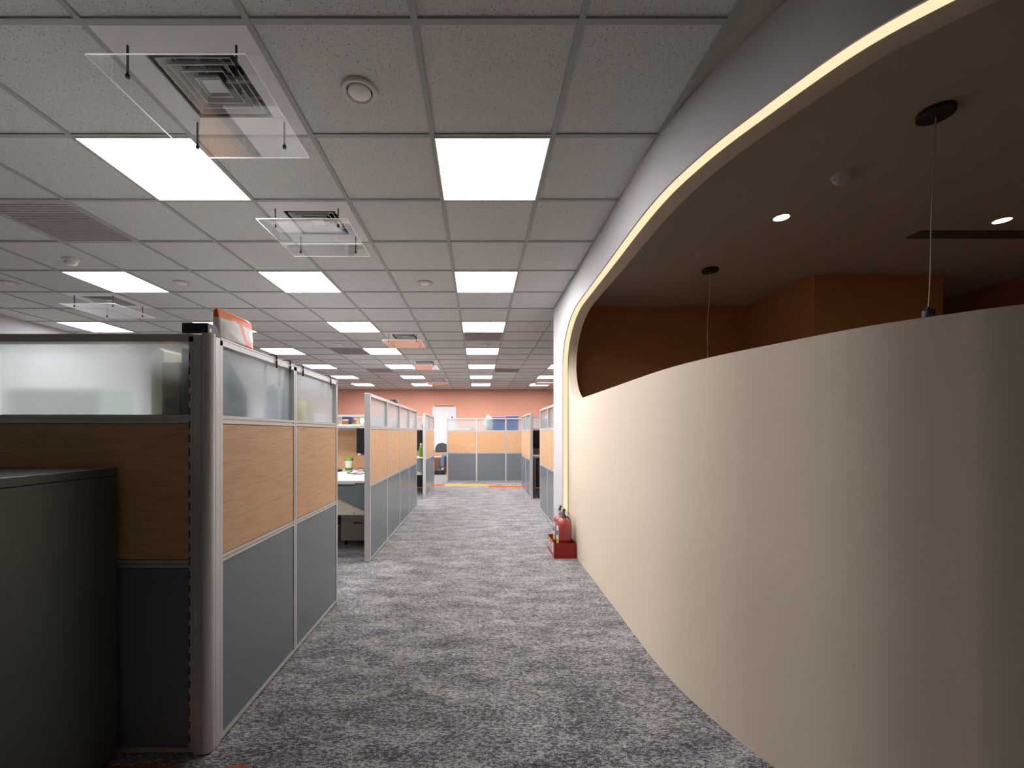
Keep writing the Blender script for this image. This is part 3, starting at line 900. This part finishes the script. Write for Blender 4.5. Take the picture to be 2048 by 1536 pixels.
# magazine holder against the side glass
t = thing('magazine_holder', 'slate blue slotted magazine holder behind the aisle glass at the corner', 'magazine holder', (-1.180, 1.725, SZ))
prof = [(0, 0), (.318, 0), (.318, .122), (.150, .270), (0, .270)]
for x in (0, .083): MB().prism(prof, 'x', x, x + .003).build('side_panel', M['slate'], t)
MB().box(.003, .083, 0, .003, 0, .268).build('back_panel', M['black'], t)
MB().box(.003, .083, .315, .318, 0, .122).build('front_panel', M['slate'], t)
MB().box(.003, .083, .003, .315, 0, .003).build('base', M['slate'], t)
q = MB()
for i in range(9):
    for j in range(12):
        y, z = .02 + j * .024, .02 + i * .026 + j * .008
        if y < .30 and z < .25 - max(0, y - .135) * .88: q.prism([(y, z), (y + .004, z), (y + .014, z + .016), (y + .010, z + .016)], 'x', .0858, .0866)
q.build('slot_pattern', simple('slate_light', s2l((96, 124, 136)), .6), t)
t = thing('box_file', 'tan box file on the shelf behind the dim glass, beside the slate holder', 'file', (-1.257, 1.722, SZ))
MB().box(0, .070, 0, .24, 0, .215).build('body', M['tan'], t, bevel=.003)
MB().box(.012, .058, -.0008, .0006, .03, .07).build('spine_label', M['slate'], t)
tag(MB().prism([(0, 0), (.05, 0), (.05, .262), (.03, .275), (0, .25)], 'y', 0, .20).build('folder', M['cream'], None, (-1.312, 1.74, SZ)), 'pale upright folder next to the tan box file behind the dim glass', 'folder')
def bottle(x, y, z, prof, mat, lab, capmat=None, capn=None, name='bottle'):
    t = thing(name, lab, 'bottle', (x, y, z))
    q = MB(); q.lathe(prof, n=24); q.build('body', mat, t)
    if capmat:
        q = MB(); q.lathe(capn, n=20); q.build('cap', capmat, t)
bottle(-1.118, 2.34, SZ, [(.030, 0), (.034, .006), (.034, .075), (.028, .10), (.033, .13), (.030, .165), (.014, .185), (.013, .195)], M['bottle_blue'], 'blue bottle standing behind the aisle glass', M['white'], [(.015, .195), (.015, .212)])
bottle(-1.124, 2.53, SZ, [(.033, 0), (.036, .01), (.036, .15), (.028, .19), (.014, .21), (.014, .215)], M['slate'], 'dark blue bottle behind the aisle glass next to the panel joint', M['dark'], [(.016, .215), (.016, .235)])
t = thing('drinking_cup', 'yellow-green cup behind the aisle glass past the panel joint', 'cup', (-1.122, 2.72 - .02, SZ))
q = MB(); q.lathe([(.034, 0), (.038, .004), (.044, .128), (.041, .130), (.036, .01), (.001, .008)], n=28); q.build('body', M['yellow_green'], t)

# desks
def desk(name, x0, x1, y0, y1, z, lab, bracket=True, ped=True, faces=-1):
    t = thing(name, lab, 'desk', (x0, y0, 0))
    wx, wy = x1 - x0, y1 - y0
    MB().box(0, wx, 0, wy, z - .026, z).build('worktop', M['desk'], t, bevel=.003)
    MB().box(0.02, wx - .12, -.004, .02, z - .036, z - .0265).build('front_rail', M['alu'], t)
    if bracket:
        MB().prism([(wx - .52, z - .028), (wx - .022, z - .028), (wx - .022, z - .285), (wx - .52, z - .043)], 'y', .012, .030).build('side_bracket', M['grey'], t)
        p = MB().prism([(.01, z - .05), (wx - .026, z - .05), (wx - .026, z - .345), (.01, z - .345)], 'y', .045, .062).build('modesty_panel', M['beige_metal'], t)
        MB().prism([(wx - .145, z - .335), (wx - .135, z - .335), (wx - .135, z - .322), (wx - .145, z - .322)], 'y', .0438, .0452).build('keyhole', M['groove'], p)
    for xx in (.04, wx - .05):
        MB().box(xx, xx + .035, wy - .10, wy - .06, 0, z - .026).build('leg', M['offwhite'], t)
    if not bracket:
        for xx in (.04, wx - .05): MB().box(xx, xx + .035, .05, .09, 0, z - .026).build('leg', M['offwhite'], t)
    return t
desk('office_desk', -2.50, -1.088, 4.235, 5.655, .765, 'white desk with a grey slanted bracket in the open cubicle entrance')
def pedestal(x0, x1, y0, y1, z1, lab):
    t = thing('drawer_pedestal', lab, 'drawer unit', (x0, y0, 0))
    wx, wy = x1 - x0, y1 - y0
    MB().box(0, wx, .016, wy, .055, z1).build('body', M['beige_metal'], t, bevel=.003)
    zz = [(.06, .28), (.284, z1 - .005)]
    for a, c in zz:
        d = MB().box(.003, wx - .003, 0, .0155, a, c).build('drawer', M['beige_metal'], t, bevel=.002)
        MB().box(wx / 2 - .05, wx / 2 + .05, -.006, 0.0, c - .035, c - .022).build('handle', M['dark'], d)
    for xx in (.04, wx - .04):
        for yy in (.06, wy - .05):
            q = MB(); q.prism([(yy + .026 * math.cos(a), .026 + .026 * math.sin(a)) for a in [i * math.pi / 8 for i in range(16)]], 'x', xx - .012, xx + .012); q.box(xx - .008, xx + .008, yy - .008, yy + .008, .045, .055)
            q.build('caster', M['black'], t)
pedestal(-1.50, -1.125, 4.72, 5.25, .56, 'beige drawer pedestal in the shade under the white desk at the entrance')
desk('office_desk', -2.60, -1.09, 1.99, 2.60, .745, 'white desk inside the near cubicle, behind the dim panels', bracket=False)
# overhead shelf and things in the middle cubicle
shelf('wall_shelf', -2.60, -1.09, 5.37, 5.665, 1.338, 'pale shelf above the black monitor, carrying small boxes')
QZ = 1.3385
t = thing('photo_box', 'navy box with a brown front on the shelf above the monitor', 'box', (-1.705, 5.42, QZ))
MB().box(0, .115, .002, .10, 0, .095).build('body', M['navy'], t, bevel=.002)
MB().box(.004, .078, 0, .002, .003, .048).build('front_card', M['brown'], t)
MB().box(.006, .076, -.001, .0016, .048, .060).build('label_strip', M['white'], t)
t = thing('picture_frame', 'green picture frame with a white picture on the shelf', 'picture frame', (-1.505, 5.47, QZ))
q = MB()
for x0, x1, z0, z1 in ((0, .105, 0, .007), (0, .105, .085, .092), (0, .007, .007, .085), (.098, .105, .007, .085)): q.box(x0, x1, 0, .012, z0, z1)
q.build('frame', M['green'], t)
MB().box(.007, .098, .004, .010, .007, .085).build('picture', M['paper'], t)
t = thing('small_toy', 'small red and green toy beside the green picture frame', 'toy', (-1.550, 5.44, QZ))
q = MB(); q.ball((0, 0, .014), .028, .02, .014); q.build('base', M['green'], t)
q = MB(); q.ball((0, 0, .040), .020, .018, .018); q.build('body', M['red_toy'], t)
q = MB(); q.ball((-.004, 0, .064), .014, .013, .013); q.build('head', M['pink_toy'], t)
t = thing('round_toy', 'round white toy leaning before the green picture frame', 'toy', (-1.462, 5.44, QZ))
q = MB(); q.ball((0, 0, .030), .026, .018, .030, wob=.15); q.build('body', M['white'], t)
# monitor
def monitor(x0, x1, y, z0, z1, zd, lab):
    t = thing('computer_monitor', lab, 'monitor', ((x0 + x1) / 2, y, zd))
    a = (x1 - x0) / 2
    MB().box(-a, a, 0, .035, z0 - zd, z1 - zd).build('housing', M['black'], t, bevel=.004)
    MB().box(-a + .010, a - .010, -.0012, .001, z0 - zd + .022, z1 - zd - .010).build('screen', M['screen'], t)
    MB().box(-.03, .03, .036, .055, .012, (z0 + z1) / 2 - zd).build('stand', M['black'], t)
    MB().box(-.11, .11, -.02, .14, 0, .012).build('base', M['black'], t, bevel=.004)
    MB().box(-a + .012, -a + .052, -.0024, -.0010, z0 - zd + .004, z0 - zd + .020).build('sticker', M['white'], t)
monitor(-1.487, -1.098, 5.28, .960, 1.290, .7655, 'black monitor under the shelf in the open cubicle entrance')
tag(MB().box(-2.56, -2.06, 2.36, 2.585, .7455, 1.47).build('document_box', simple('grey_green_card', s2l((120, 140, 126)), .8)), 'tall grey-green box blurred behind the dim frosted glass', 'box')
DZ = .7655
t = thing('travel_mug', 'green and white lidded mug on the white desk', 'mug', (-1.615, 5.40, DZ))
q = MB(); q.lathe([(.040, 0), (.044, .004), (.046, .035)], n=28, cap=False); q.lathe([(.001, .001), (.040, .001)], n=28, cap=False); q.build('base', M['green'], t)
q = MB(); q.lathe([(.0465, .035), (.050, .125)], n=28, cap=False); q.build('sleeve', M['white'], t)
q = MB(); q.lathe([(.053, .125), (.054, .135), (.050, .150), (.044, .156), (.001, .157)], n=28); q.build('lid', M['green'], t)
t = thing('keyboard', 'black keyboard at the back of the white desk beside the mug', 'keyboard', (-1.87, 5.27, DZ))
MB().box(-.2, .2, -.065, .065, 0, .018).build('case', M['black'], t, bevel=.004)
q = MB()
for i in range(14):
    for j in range(5): q.box(-.19 + i * .0272, -.19 + i * .0272 + .022, -.057 + j * .0232, -.057 + j * .0232 + .018, .018, .023)
q.build('keys', M['dark'], t)
t = thing('computer_mouse', 'white computer mouse among the cables on the white desk', 'mouse', (-1.43, 5.02, DZ))
q = MB(); q.ball((0, 0, .010), .034, .055, .022); v2 = [(x, y, max(z, 0)) for x, y, z in q.v]; q.v = v2; q.build('body', M['white'], t)
def cable(pts, mat, lab, r=.004):
    c = catmull([Vector(p) for p in pts], 10)
    tag(MB().tube([tuple(p) for p in c], r, 8).build('cable', mat), lab, 'cable', 'cables on the desk')
cable([(-1.52, 5.22, DZ + .004), (-1.50, 4.97, DZ + .004), (-1.36, 4.86, DZ + .004), (-1.22, 4.95, DZ + .004), (-1.11, 4.92, DZ + .004)], M['black'], 'black cable looping across the white desk by the mouse')
cable([(-1.50, 5.30, DZ + .0065), (-1.40, 5.13, DZ + .050), (-1.28, 5.10, DZ + .026), (-1.20, 5.04, DZ + .008), (-1.11, 5.02, DZ + .0065)], M['navy'], 'dark blue cable humped over the mouse on the white desk', .005)
t = thing('desk_phone', 'small black device on the white desk beside the aisle panel', 'phone', (-1.17, 5.18, DZ))
MB().prism([(-.06, 0), (.06, 0), (.06, .05), (-.06, .02)], 'x', -.05, .05).build('body', M['black'], t, bevel=.003)
MB().box(-.045, -.02, -.05, .05, .045, .06).build('handset', M['dark'], t, bevel=.004)
# on top of the middle row
t = thing('webcam_box', 'black box on top of the middle aisle panels', 'box', (MX, 5.42, PH + .0008))
MB().box(-.06, .04, -.09, .07, 0, .030).build('body', M['black'], t, bevel=.003)
MB().box(-.035, .035, -.07, .05, .030, .033).build('lid', M['dark'], t)
t = thing('paper_cup', 'white paper cup on top of the middle aisle panels beside the black box', 'cup', (MX, 5.585, PH + .0008))
q = MB(); q.lathe([(.024, 0), (.032, .040), (.034, .042), (.030, .040), (.022, .004), (.001, .003)], n=20); q.build('body', M['white'], t)

# third cubicle (past the middle row)
desk('office_desk', -2.4, -1.062, 8.30, 9.70, .765, 'white desk carrying the green bottle')
bottle(-1.115, 8.40, DZ, [(.034, 0), (.038, .006), (.038, .165), (.034, .195), (.018, .222), (.017, .228)], M['bottle_green'], 'green bottle on the desk between two aisle panel rows', M['alu'], [(.020, .228), (.021, .255), (.016, .265)])
shelf('wall_shelf', -1.84, -1.07, 9.42, 9.71, 1.330, 'pale shelf above the green bottle')
monitor(-1.52, -1.085, 8.95, .86, 1.29, DZ, 'black monitor behind the green bottle')
t = thing('spray_bottle', 'blue and white bottle on the shelf above the green bottle', 'bottle', (-1.205, 9.5, 1.3305))
q = MB(); q.lathe([(.036, 0), (.038, .004), (.038, .09), (.03, .11)], n=20); q.build('body', M['blue'], t)
q = MB(); q.lathe([(.03, .11), (.03, .19), (.014, .22), (.014, .25)], n=20); q.build('top', M['white'], t)
def office_chair(loc, rz, lab):
    t = thing('office_chair', lab, 'chair', loc, rz)
    q = MB(); q.ball((0, 0, .46), .25, .25, .055, n=20); q.build('seat', M['chair'], t)
    v, f = [], []
    nu, nv = 14, 10
    for th in (0, .04):
        for j in range(nv + 1):
            for i in range(nu + 1):
                u = i / nu * 2 - 1; vv = j / nv
                wv = .225 * (1 - .35 * max(0, vv - .55) ** 1.5 * 3)
                x = u * wv; z = .56 + vv * .34 - .05 * u * u * vv
                v.append((x, .20 + .05 * (1 - u * u) + vv * .05 + th, z))
    o = (nu + 1) * (nv + 1)
    for j in range(nv):
        for i in range(nu):
            a = j * (nu + 1) + i
            f.append((a, a + 1, a + nu + 2, a + nu + 1)); f.append((o + a + nu + 1, o + a + nu + 2, o + a + 1, o + a))
    for i in range(nu):
        f.append((o + i, o + i + 1, i + 1, i)); a = nv * (nu + 1) + i; f.append((a, a + 1, o + a + 1, o + a))
    for j in range(nv):
        a = j * (nu + 1); f.append((a, a + nu + 1, o + a + nu + 1, o + a)); a += nu; f.append((o + a, o + a + nu + 1, a + nu + 1, a))
    q = MB(); q.add(v, f, 0, True); q.build('backrest', M['chair'], t)
    q = MB(); q.tube([(0, .10, .42), (0, .27, .44), (0, .30, .60), (0, .30, .70)], .018); q.build('back_support', M['black'], t)
    for s in (-1, 1):
        q = MB(); q.tube([(s * .20, .02, .43), (s * .27, .02, .45), (s * .28, .0, .64), (s * .28, -.14, .665), (s * .27, .16, .66)], .016); q.build('armrest', M['black'], t)
    q = MB(); q.lathe([(.028, .12), (.028, .28), (.018, .28), (.018, .43)], n=16); q.build('gas_lift', M['dark'], t)
    q = MB()
    for k in range(5):
        a = k * 2 * math.pi / 5 + .3
        q.tube([(0, 0, .13), (.15 * math.cos(a), .15 * math.sin(a), .115), (.29 * math.cos(a), .29 * math.sin(a), .07)], [.026, .020, .014])
    q.build('star_base', M['dark'], t)
    for k in range(5):
        a = k * 2 * math.pi / 5 + .3
        q = MB(); q.ball((.29 * math.cos(a), .29 * math.sin(a), .03), .03, .03, .03, n=12); q.build('caster', M['black'], t)
    return t
# right cubicle in the gap
desk('office_desk', 1.07, 2.3, 8.62, 9.60, .765, 'pale desk in the dark gap past the white column', bracket=False)
shelf('wall_shelf', 1.05, 1.82, 9.32, 9.61, 1.330, 'pale shelf in the dark gap past the white column')
monitor(1.10, 1.62, 9.12, .90, 1.28, DZ, 'black monitor in the dark gap past the white column')
office_chair((1.42, 8.30, 0), R(180), 'black office chair in the dark gap past the white column')
t = thing('paper_tray', 'small white tray on the desk in the dark gap', 'tray', (1.13, 8.75, DZ))
q = MB(); q.box(-.05, .09, -.10, .10, 0, .004); q.box(-.05, -.046, -.1, .1, .004, .03); q.box(.086, .09, -.1, .1, .004, .03); q.box(-.046, .086, .096, .1, .004, .03); q.build('body', M['white'], t)
pedestal(1.95, 2.28, 8.8, 9.35, .60, 'drawer pedestal under the desk in the dark gap')

# far row: bins, bag and small things on a shelf behind the glass
shelf('wall_shelf', -.77, 1.40, 10.977, 11.27, 1.300, 'long shelf behind the far row of panels')
BZ = 1.3005
def bin_(x0, x1, h, lab):
    t = thing('storage_bin', lab, 'bin', ((x0 + x1) / 2, 11.0, BZ), group='blue storage bins')
    a = (x1 - x0) / 2
    q = MB(); v = [(-a, 0, 0), (a, 0, 0), (a, .24, 0), (-a, .24, 0), (-a - .006, -.004, h), (a + .006, -.004, h), (a + .006, .244, h), (-a - .006, .244, h)]
    q.add(v, [(0, 3, 2, 1), (4, 5, 6, 7), (0, 1, 5, 4), (1, 2, 6, 5), (2, 3, 7, 6), (3, 0, 4, 7)]); q.build('body', M['blue'], t, bevel=.004)
    MB().box(-a - .012, a + .012, -.010, .250, h + .0005, h + .026).build('lid', M['blue_dark'], t, bevel=.004)
    MB().box(-a - .004, a + .004, .02, .22, h + .0265, h + .034).build('lid_rim', M['white'], t)
bin_(.365, .665, .310, 'blue lidded bin behind the middle far panel'); bin_(.712, 1.01, .330, 'blue lidded bin beside it, nearer the aisle panels')
t = thing('plastic_bag', 'crumpled white plastic bag behind the far panels beside the blue bin', 'bag', (.30, 11.10, BZ))
q = MB(); q.ball((-.03, 0, .17), .13, .10, .19, n=26, wob=.5, seed=3.0); v2 = [(min(x, .045), y, max(z, 0)) for x, y, z in q.v]; q.v = v2; q.build('body', M['bag_white'], t)
t = thing('bag_bundle', 'teal bundle on the shelf behind the far end panel', 'bundle', (-.135, 11.03, BZ))
q = MB(); q.ball((0, 0, .035), .045, .035, .04, n=18, wob=.5, seed=8.0); q.v = [(x, y, max(z, 0)) for x, y, z in q.v]; q.build('body', M['teal'], t)
t = thing('paper_stack', 'cream paper stack on the shelf behind the far end panel', 'papers', (-.42, 11.08, BZ))
MB().box(-.18, .18, -.07, .10, 0, .06).build('sheets', M['cream'], t)

# wall chart and things at the end wall
t = thing('wall_chart', 'tall white hanging chart with a brown rail on the terracotta wall', 'chart', (-1.165, BACK - .03, 0))
MB().box(-.40, .40, 0, .02, .55, 2.130).build('sheet', M['paper'], t)
MB().box(-.31, .33, -.012, .024, 2.130, 2.165).build('rail', M['brown'], t)
q = MB()
random.seed(11)
for r in range(22):
    z = 2.02 - r * .042
    for c in range(3):
        x = -.34 + c * .23 + random.random() * .03; q.box(x, x + .08 + .1 * random.random(), -.0012, .001, z, z + .006)
q.build('faint_writing', M['ink'], t)
t = thing('marker_clip', 'dark clip on the white chart above the far panels', 'clip', (-.885, BACK - .047, 1.74))
MB().prism([(-.035, .05), (.0, .06), (.035, -.05), (0, -.06)], 'y', 0, .014).build('body', M['black'], t, bevel=.003)
t = thing('low_cabinet', 'low brown cabinet with a white edged top before the end wall', 'cabinet', (-1.62, 13.35, 0))
MB().box(0, .62, .01, .40, .06, .475).build('body', M['brown_wood'], t)
MB().box(-.01, .63, 0, .41, .475, .508).build('top', M['white'], t)
MB().box(.02, .60, .03, .38, 0, .06).build('plinth', M['black'], t)
tag(MB().box(-1.60, -1.03, 13.42, 13.72, .5085, .615).build('cardboard_box', simple('kraft_card', s2l((176, 128, 104)), .8)), 'flat brown box on the low cabinet', 'box')
office_chair((-1.17, 14.17, 0), R(10), 'dark office chair with a curved back before the white chart')

# ------------------------------------------------------------------ seated person beyond the far row
def skin(name, nodes, edges, mat, parent, sub=2):
    me = bpy.data.meshes.new(name); me.from_pydata([n[0] for n in nodes], edges, [])
    o = bpy.data.objects.new(name, me); COL.objects.link(o); o.parent = parent
    me.materials.append(mat)
    sk = o.modifiers.new('skin', 'SKIN'); sk.use_smooth_shade = True
    for i, n in enumerate(nodes):
        r = n[1] if isinstance(n[1], tuple) else (n[1], n[1])
        me.skin_vertices[0].data[i].radius = r
        me.skin_vertices[0].data[i].use_root = (i == 0)
    sb = o.modifiers.new('smooth', 'SUBSURF'); sb.levels = sub; sb.render_levels = sub
    return o
pp = thing('person', 'seated person in blue jeans and dark shoes, mostly hidden behind the far panels', 'person', (-.52, 13.0, 0))
# local frame: faces -x
nodes = [((0, 0, .54), (.13, .11)), ((-.03, 0, .70), (.12, .15)), ((-.08, 0, .88), (.11, .165)), ((-.13, 0, 1.00), (.07, .09)), ((-.17, 0, 1.075), (.052, .052)), ((-.20, 0, 1.17), (.085, .072)), ((-.205, 0, 1.235), (.078, .068))]
edges = [(0, 1), (1, 2), (2, 3), (3, 4), (4, 5), (5, 6)]
def limb(root, pts):
    prev = root
    for p in pts:
        nodes.append(p); edges.append((prev, len(nodes) - 1)); prev = len(nodes) - 1
for s in (-1, 1):
    limb(0, [((-.03, s * .10, .53), .085), ((-.28, s * .13, .54), .075), ((-.53, s * .14, .555), .060), ((-.545, s * .14, .36), .052), ((-.53, s * .14, .17), .038), ((-.55, s * .14, .125), .036), ((-.66, s * .15, .115), .030)])
    limb(2, [((-.10, s * .19, .93), .055), ((-.17, s * .24, .74), .044), ((-.36, s * .17, .645), .034), ((-.41, s * .14, .635), .028)])
    hand = len(nodes) - 1
    nodes.append(((-.45, s * .135, .632), .026)); edges.append((hand, len(nodes) - 1))
skin('body', nodes, edges, M['skin'], pp)
jn = [((0, 0, .55), (.145, .125))]; je = []
for s in (-1, 1):
    p = 0
    for q_ in [((-.03, s * .10, .54), .095), ((-.28, s * .13, .55), .086), ((-.53, s * .14, .562), .070), ((-.548, s * .14, .36), .066), ((-.535, s * .14, .185), .056)]:
        jn.append(q_); je.append((p, len(jn) - 1)); p = len(jn) - 1
skin('jeans', jn, je, M['jeans'], pp)
sn = [((-.01, 0, .60), (.145, .135)), ((-.04, 0, .72), (.135, .165)), ((-.085, 0, .89), (.125, .178)), ((-.125, 0, .985), (.075, .10))]; se = [(0, 1), (1, 2), (2, 3)]
for s in (-1, 1):
    sn.append(((-.10, s * .19, .93), .066)); se.append((2, len(sn) - 1)); sn.append(((-.17, s * .24, .75), .056)); se.append((len(sn) - 2, len(sn) - 1)); sn.append(((-.33, s * .18, .66), .046)); se.append((len(sn) - 2, len(sn) - 1))
skin('shirt', sn, se, M['shirt'], pp)
q = MB(); q.ball((-.195, 0, 1.225), .098, .082, .092, n=20); q.v = [(x if x > -.255 or z > 1.25 else x + .05, y, z if z > 1.15 else 1.15) for x, y, z in q.v]; q.build('hair', M['hair'], pp)
for s in (-1, 1):
    q = MB(); q.ball((-.284, s * .030, 1.195), .010, .013, .008, n=10); q.build('eye', M['paper'], pp)
    q = MB(); q.ball((-.205, s * .083, 1.185), .018, .008, .028, n=10); q.build('ear', M['skin'], pp)
    q = MB(); q.ball((-.64, s * .15, .110), .125, .045, .045, n=18); q.v = [(x, y, max(z, .085)) for x, y, z in q.v]; q.build('shoe', M['shoe'], pp)
    for k in range(4):
        yy = s * .135 + (k - 1.5) * .013
        q = MB(); q.tube([(-.45, yy, .632), (-.482, yy, .628), (-.502 - .004 * (k in (1, 2)), yy, .616)], [.0085, .0078, .0065]); q.build('finger', M['skin'], pp)
    q = MB(); q.tube([(-.43, s * .110, .632), (-.455, s * .098, .628), (-.472, s * .100, .622)], [.009, .0085, .007]); q.build('thumb', M['skin'], pp)
q = MB(); q.prism([(-.284, 1.15), (-.306, 1.158), (-.288, 1.19)], 'y', -.011, .011); q.build('nose', M['skin'], pp, bevel=.004)
q = MB(); q.box(-.286, -.276, -.020, .020, 1.128, 1.136); q.build('mouth', simple('lips', s2l((176, 104, 94)), .5), pp)
oc = office_chair((-.47, 13.0, 0), R(-90), 'office chair under the seated person behind the far panels'); oc.scale = (1, 1, .84)
t = thing('foot_stool', 'dark low footrest under the shoes of the seated person', 'footrest', (-1.16, 13.0, 0))
MB().box(-.17, .17, -.24, .24, .055, .084).build('board', M['black'], t, bevel=.004)
for s in (-1, 1): MB().box(-.15, .15, s * .2 - .015, s * .2 + .015, 0, .055).build('leg', M['black'], t)

# ------------------------------------------------------------------ fire extinguishers in a red box
t = thing('extinguisher_box', 'open red metal box on the carpet at the end of the curved wall', 'box', (.740, 4.245, 0))
bx, by, bh, th = .216, .395, .150, .004
for x0, x1, y0, y1 in ((0, bx, 0, th), (0, bx, by - th, by), (0, th, th, by - th), (bx - th, bx, th, by - th)):
    MB().box(x0, x1, y0, y1, .002, bh).build('side_wall', M['red'], t, bevel=.0012)
MB().box(th, bx - th, by / 2 - .002, by / 2 + .002, .006, bh - .012).build('divider', M['red'], t)
MB().box(.001, bx - .001, .001, by - .001, 0, .006).build('base', M['red'], t)
fc = bpy.data.curves.new('lettering', 'FONT'); fc.body = '滅火器'; fc.size = .105; fc.extrude = .0004; fc.align_x = 'CENTER'; fc.align_y = 'CENTER'
fc.materials.append(M['lbl_white'])
fo = bpy.data.objects.new('lettering', fc); COL.objects.link(fo); fo.parent = t
fo.location = (-.0006, by / 2, .078); fo.rotation_euler = (R(90), 0, R(-90))
dg = bpy.context.evaluated_depsgraph_get()
me = bpy.data.meshes.new_from_object(fo.evaluated_get(dg)); me.name = 'lettering'
lt = bpy.data.objects.new('lettering', me); COL.objects.link(lt); lt.parent = t
lt.location = fo.location; lt.rotation_euler = fo.rotation_euler
bpy.data.objects.remove(fo); bpy.data.curves.remove(fc)
lt['label'] = 'white lettering'

def extinguisher(loc, lab, bag_lab, big):
    t = thing('fire_extinguisher', lab, 'fire extinguisher', loc, group='fire extinguishers in the red box')
    r = .0685
    q = MB(); q.lathe([(r - .006, 0), (r, .006), (r, .300), (r - .004, .325), (r - .016, .348), (.034, .366), (.020, .372)], n=36); q.build('cylinder', M['red_cyl'], t)
    q = MB(); q.lathe([(.020, .372), (.020, .392), (.014, .394), (.014, .408)], n=16); q.build('valve', M['dark'], t)
    q = MB(); q.prism([(-.012, .398), (.02, .402), (.062, .420), (.064, .427), (.018, .414), (-.012, .412)], 'x', -.010, .010); q.build('lower_handle', M['black'], t)
    q = MB(); q.prism([(-.014, .412), (-.002, .412), (.006, .440), (-.040, .470), (-.052, .468), (-.018, .440)], 'x', -.011, .011); q.build('lever', M['black'], t, bevel=.002)
    q = MB(); q.tube([(.018, .0, .385), (.045, .010, .382), (.070, .02, .34), (.078, .022, .26), (.078, .022, .16)], .008); q.build('hose', M['black'], t)
    q = MB()
    def patch(a0, a1, z0, z1, m, rr):
        nn = 10; v = []
        for i in range(nn + 1):
            a = R(a0 + (a1 - a0) * i / nn)
            v += [(rr * math.cos(a), rr * math.sin(a), z0), (rr * math.cos(a), rr * math.sin(a), z1)]
        q.add(v, [(2 * i, 2 * i + 2, 2 * i + 3, 2 * i + 1) for i in range(nn)], m, True)
    patch(120, 214, .10, .300, 0, r + .0006); patch(130, 208, .205, .252, 1, r + .0011); patch(125, 211, .10, .165, 2, r + .0011)
    q.build('label', [M['lbl_white'], M['lbl_purple'], M['lbl_yellow']], t)
    # clear bag pulled over it
    prof = [(.078, .16), (.079, .22), (.081, .28), (.080, .335), (.076, .372), (.066, .402), (.052, .435), (.030, .462 if big else .445), (.010, .478 if big else .455)]
    nn = 34; v, f = [], []
    prof = [((a[0] * (1 - u) + c[0] * u), (a[1] * (1 - u) + c[1] * u)) for a, c in zip(prof, prof[1:]) for u in (0, .34, .67)] + [prof[-1]]
    for j, (rr, z) in enumerate(prof):
        for k in range(nn):
            a = 2 * math.pi * k / nn
            d = 1 + .09 * noise.noise(Vector((math.cos(a) * 3, math.sin(a) * 3, z * 26 + loc[1] * 9)))
            v.append((max(rr * d, .0725 if z < .33 else 0) * math.cos(a), max(rr * d, .0725 if z < .33 else 0) * math.sin(a), z + .006 * noise.noise(Vector((a, z * 20, 3)))))
    for j in range(len(prof) - 1):
        for k in range(nn): f.append((j * nn + k, j * nn + (k + 1) % nn, (j + 1) * nn + (k + 1) % nn, (j + 1) * nn + k))
    q = MB(); q.add(v, f, 0, True)
    o = q.build('bag_film', M['film'], t)
    o['label'] = bag_lab
extinguisher((.852, 4.345, .0065), 'red fire extinguisher in wrinkled clear plastic, front one in the red box', 'clear plastic film', False)
extinguisher((.852, 4.540, .0065), 'red fire extinguisher behind the front one, nearer the white column', 'clear plastic film', True)
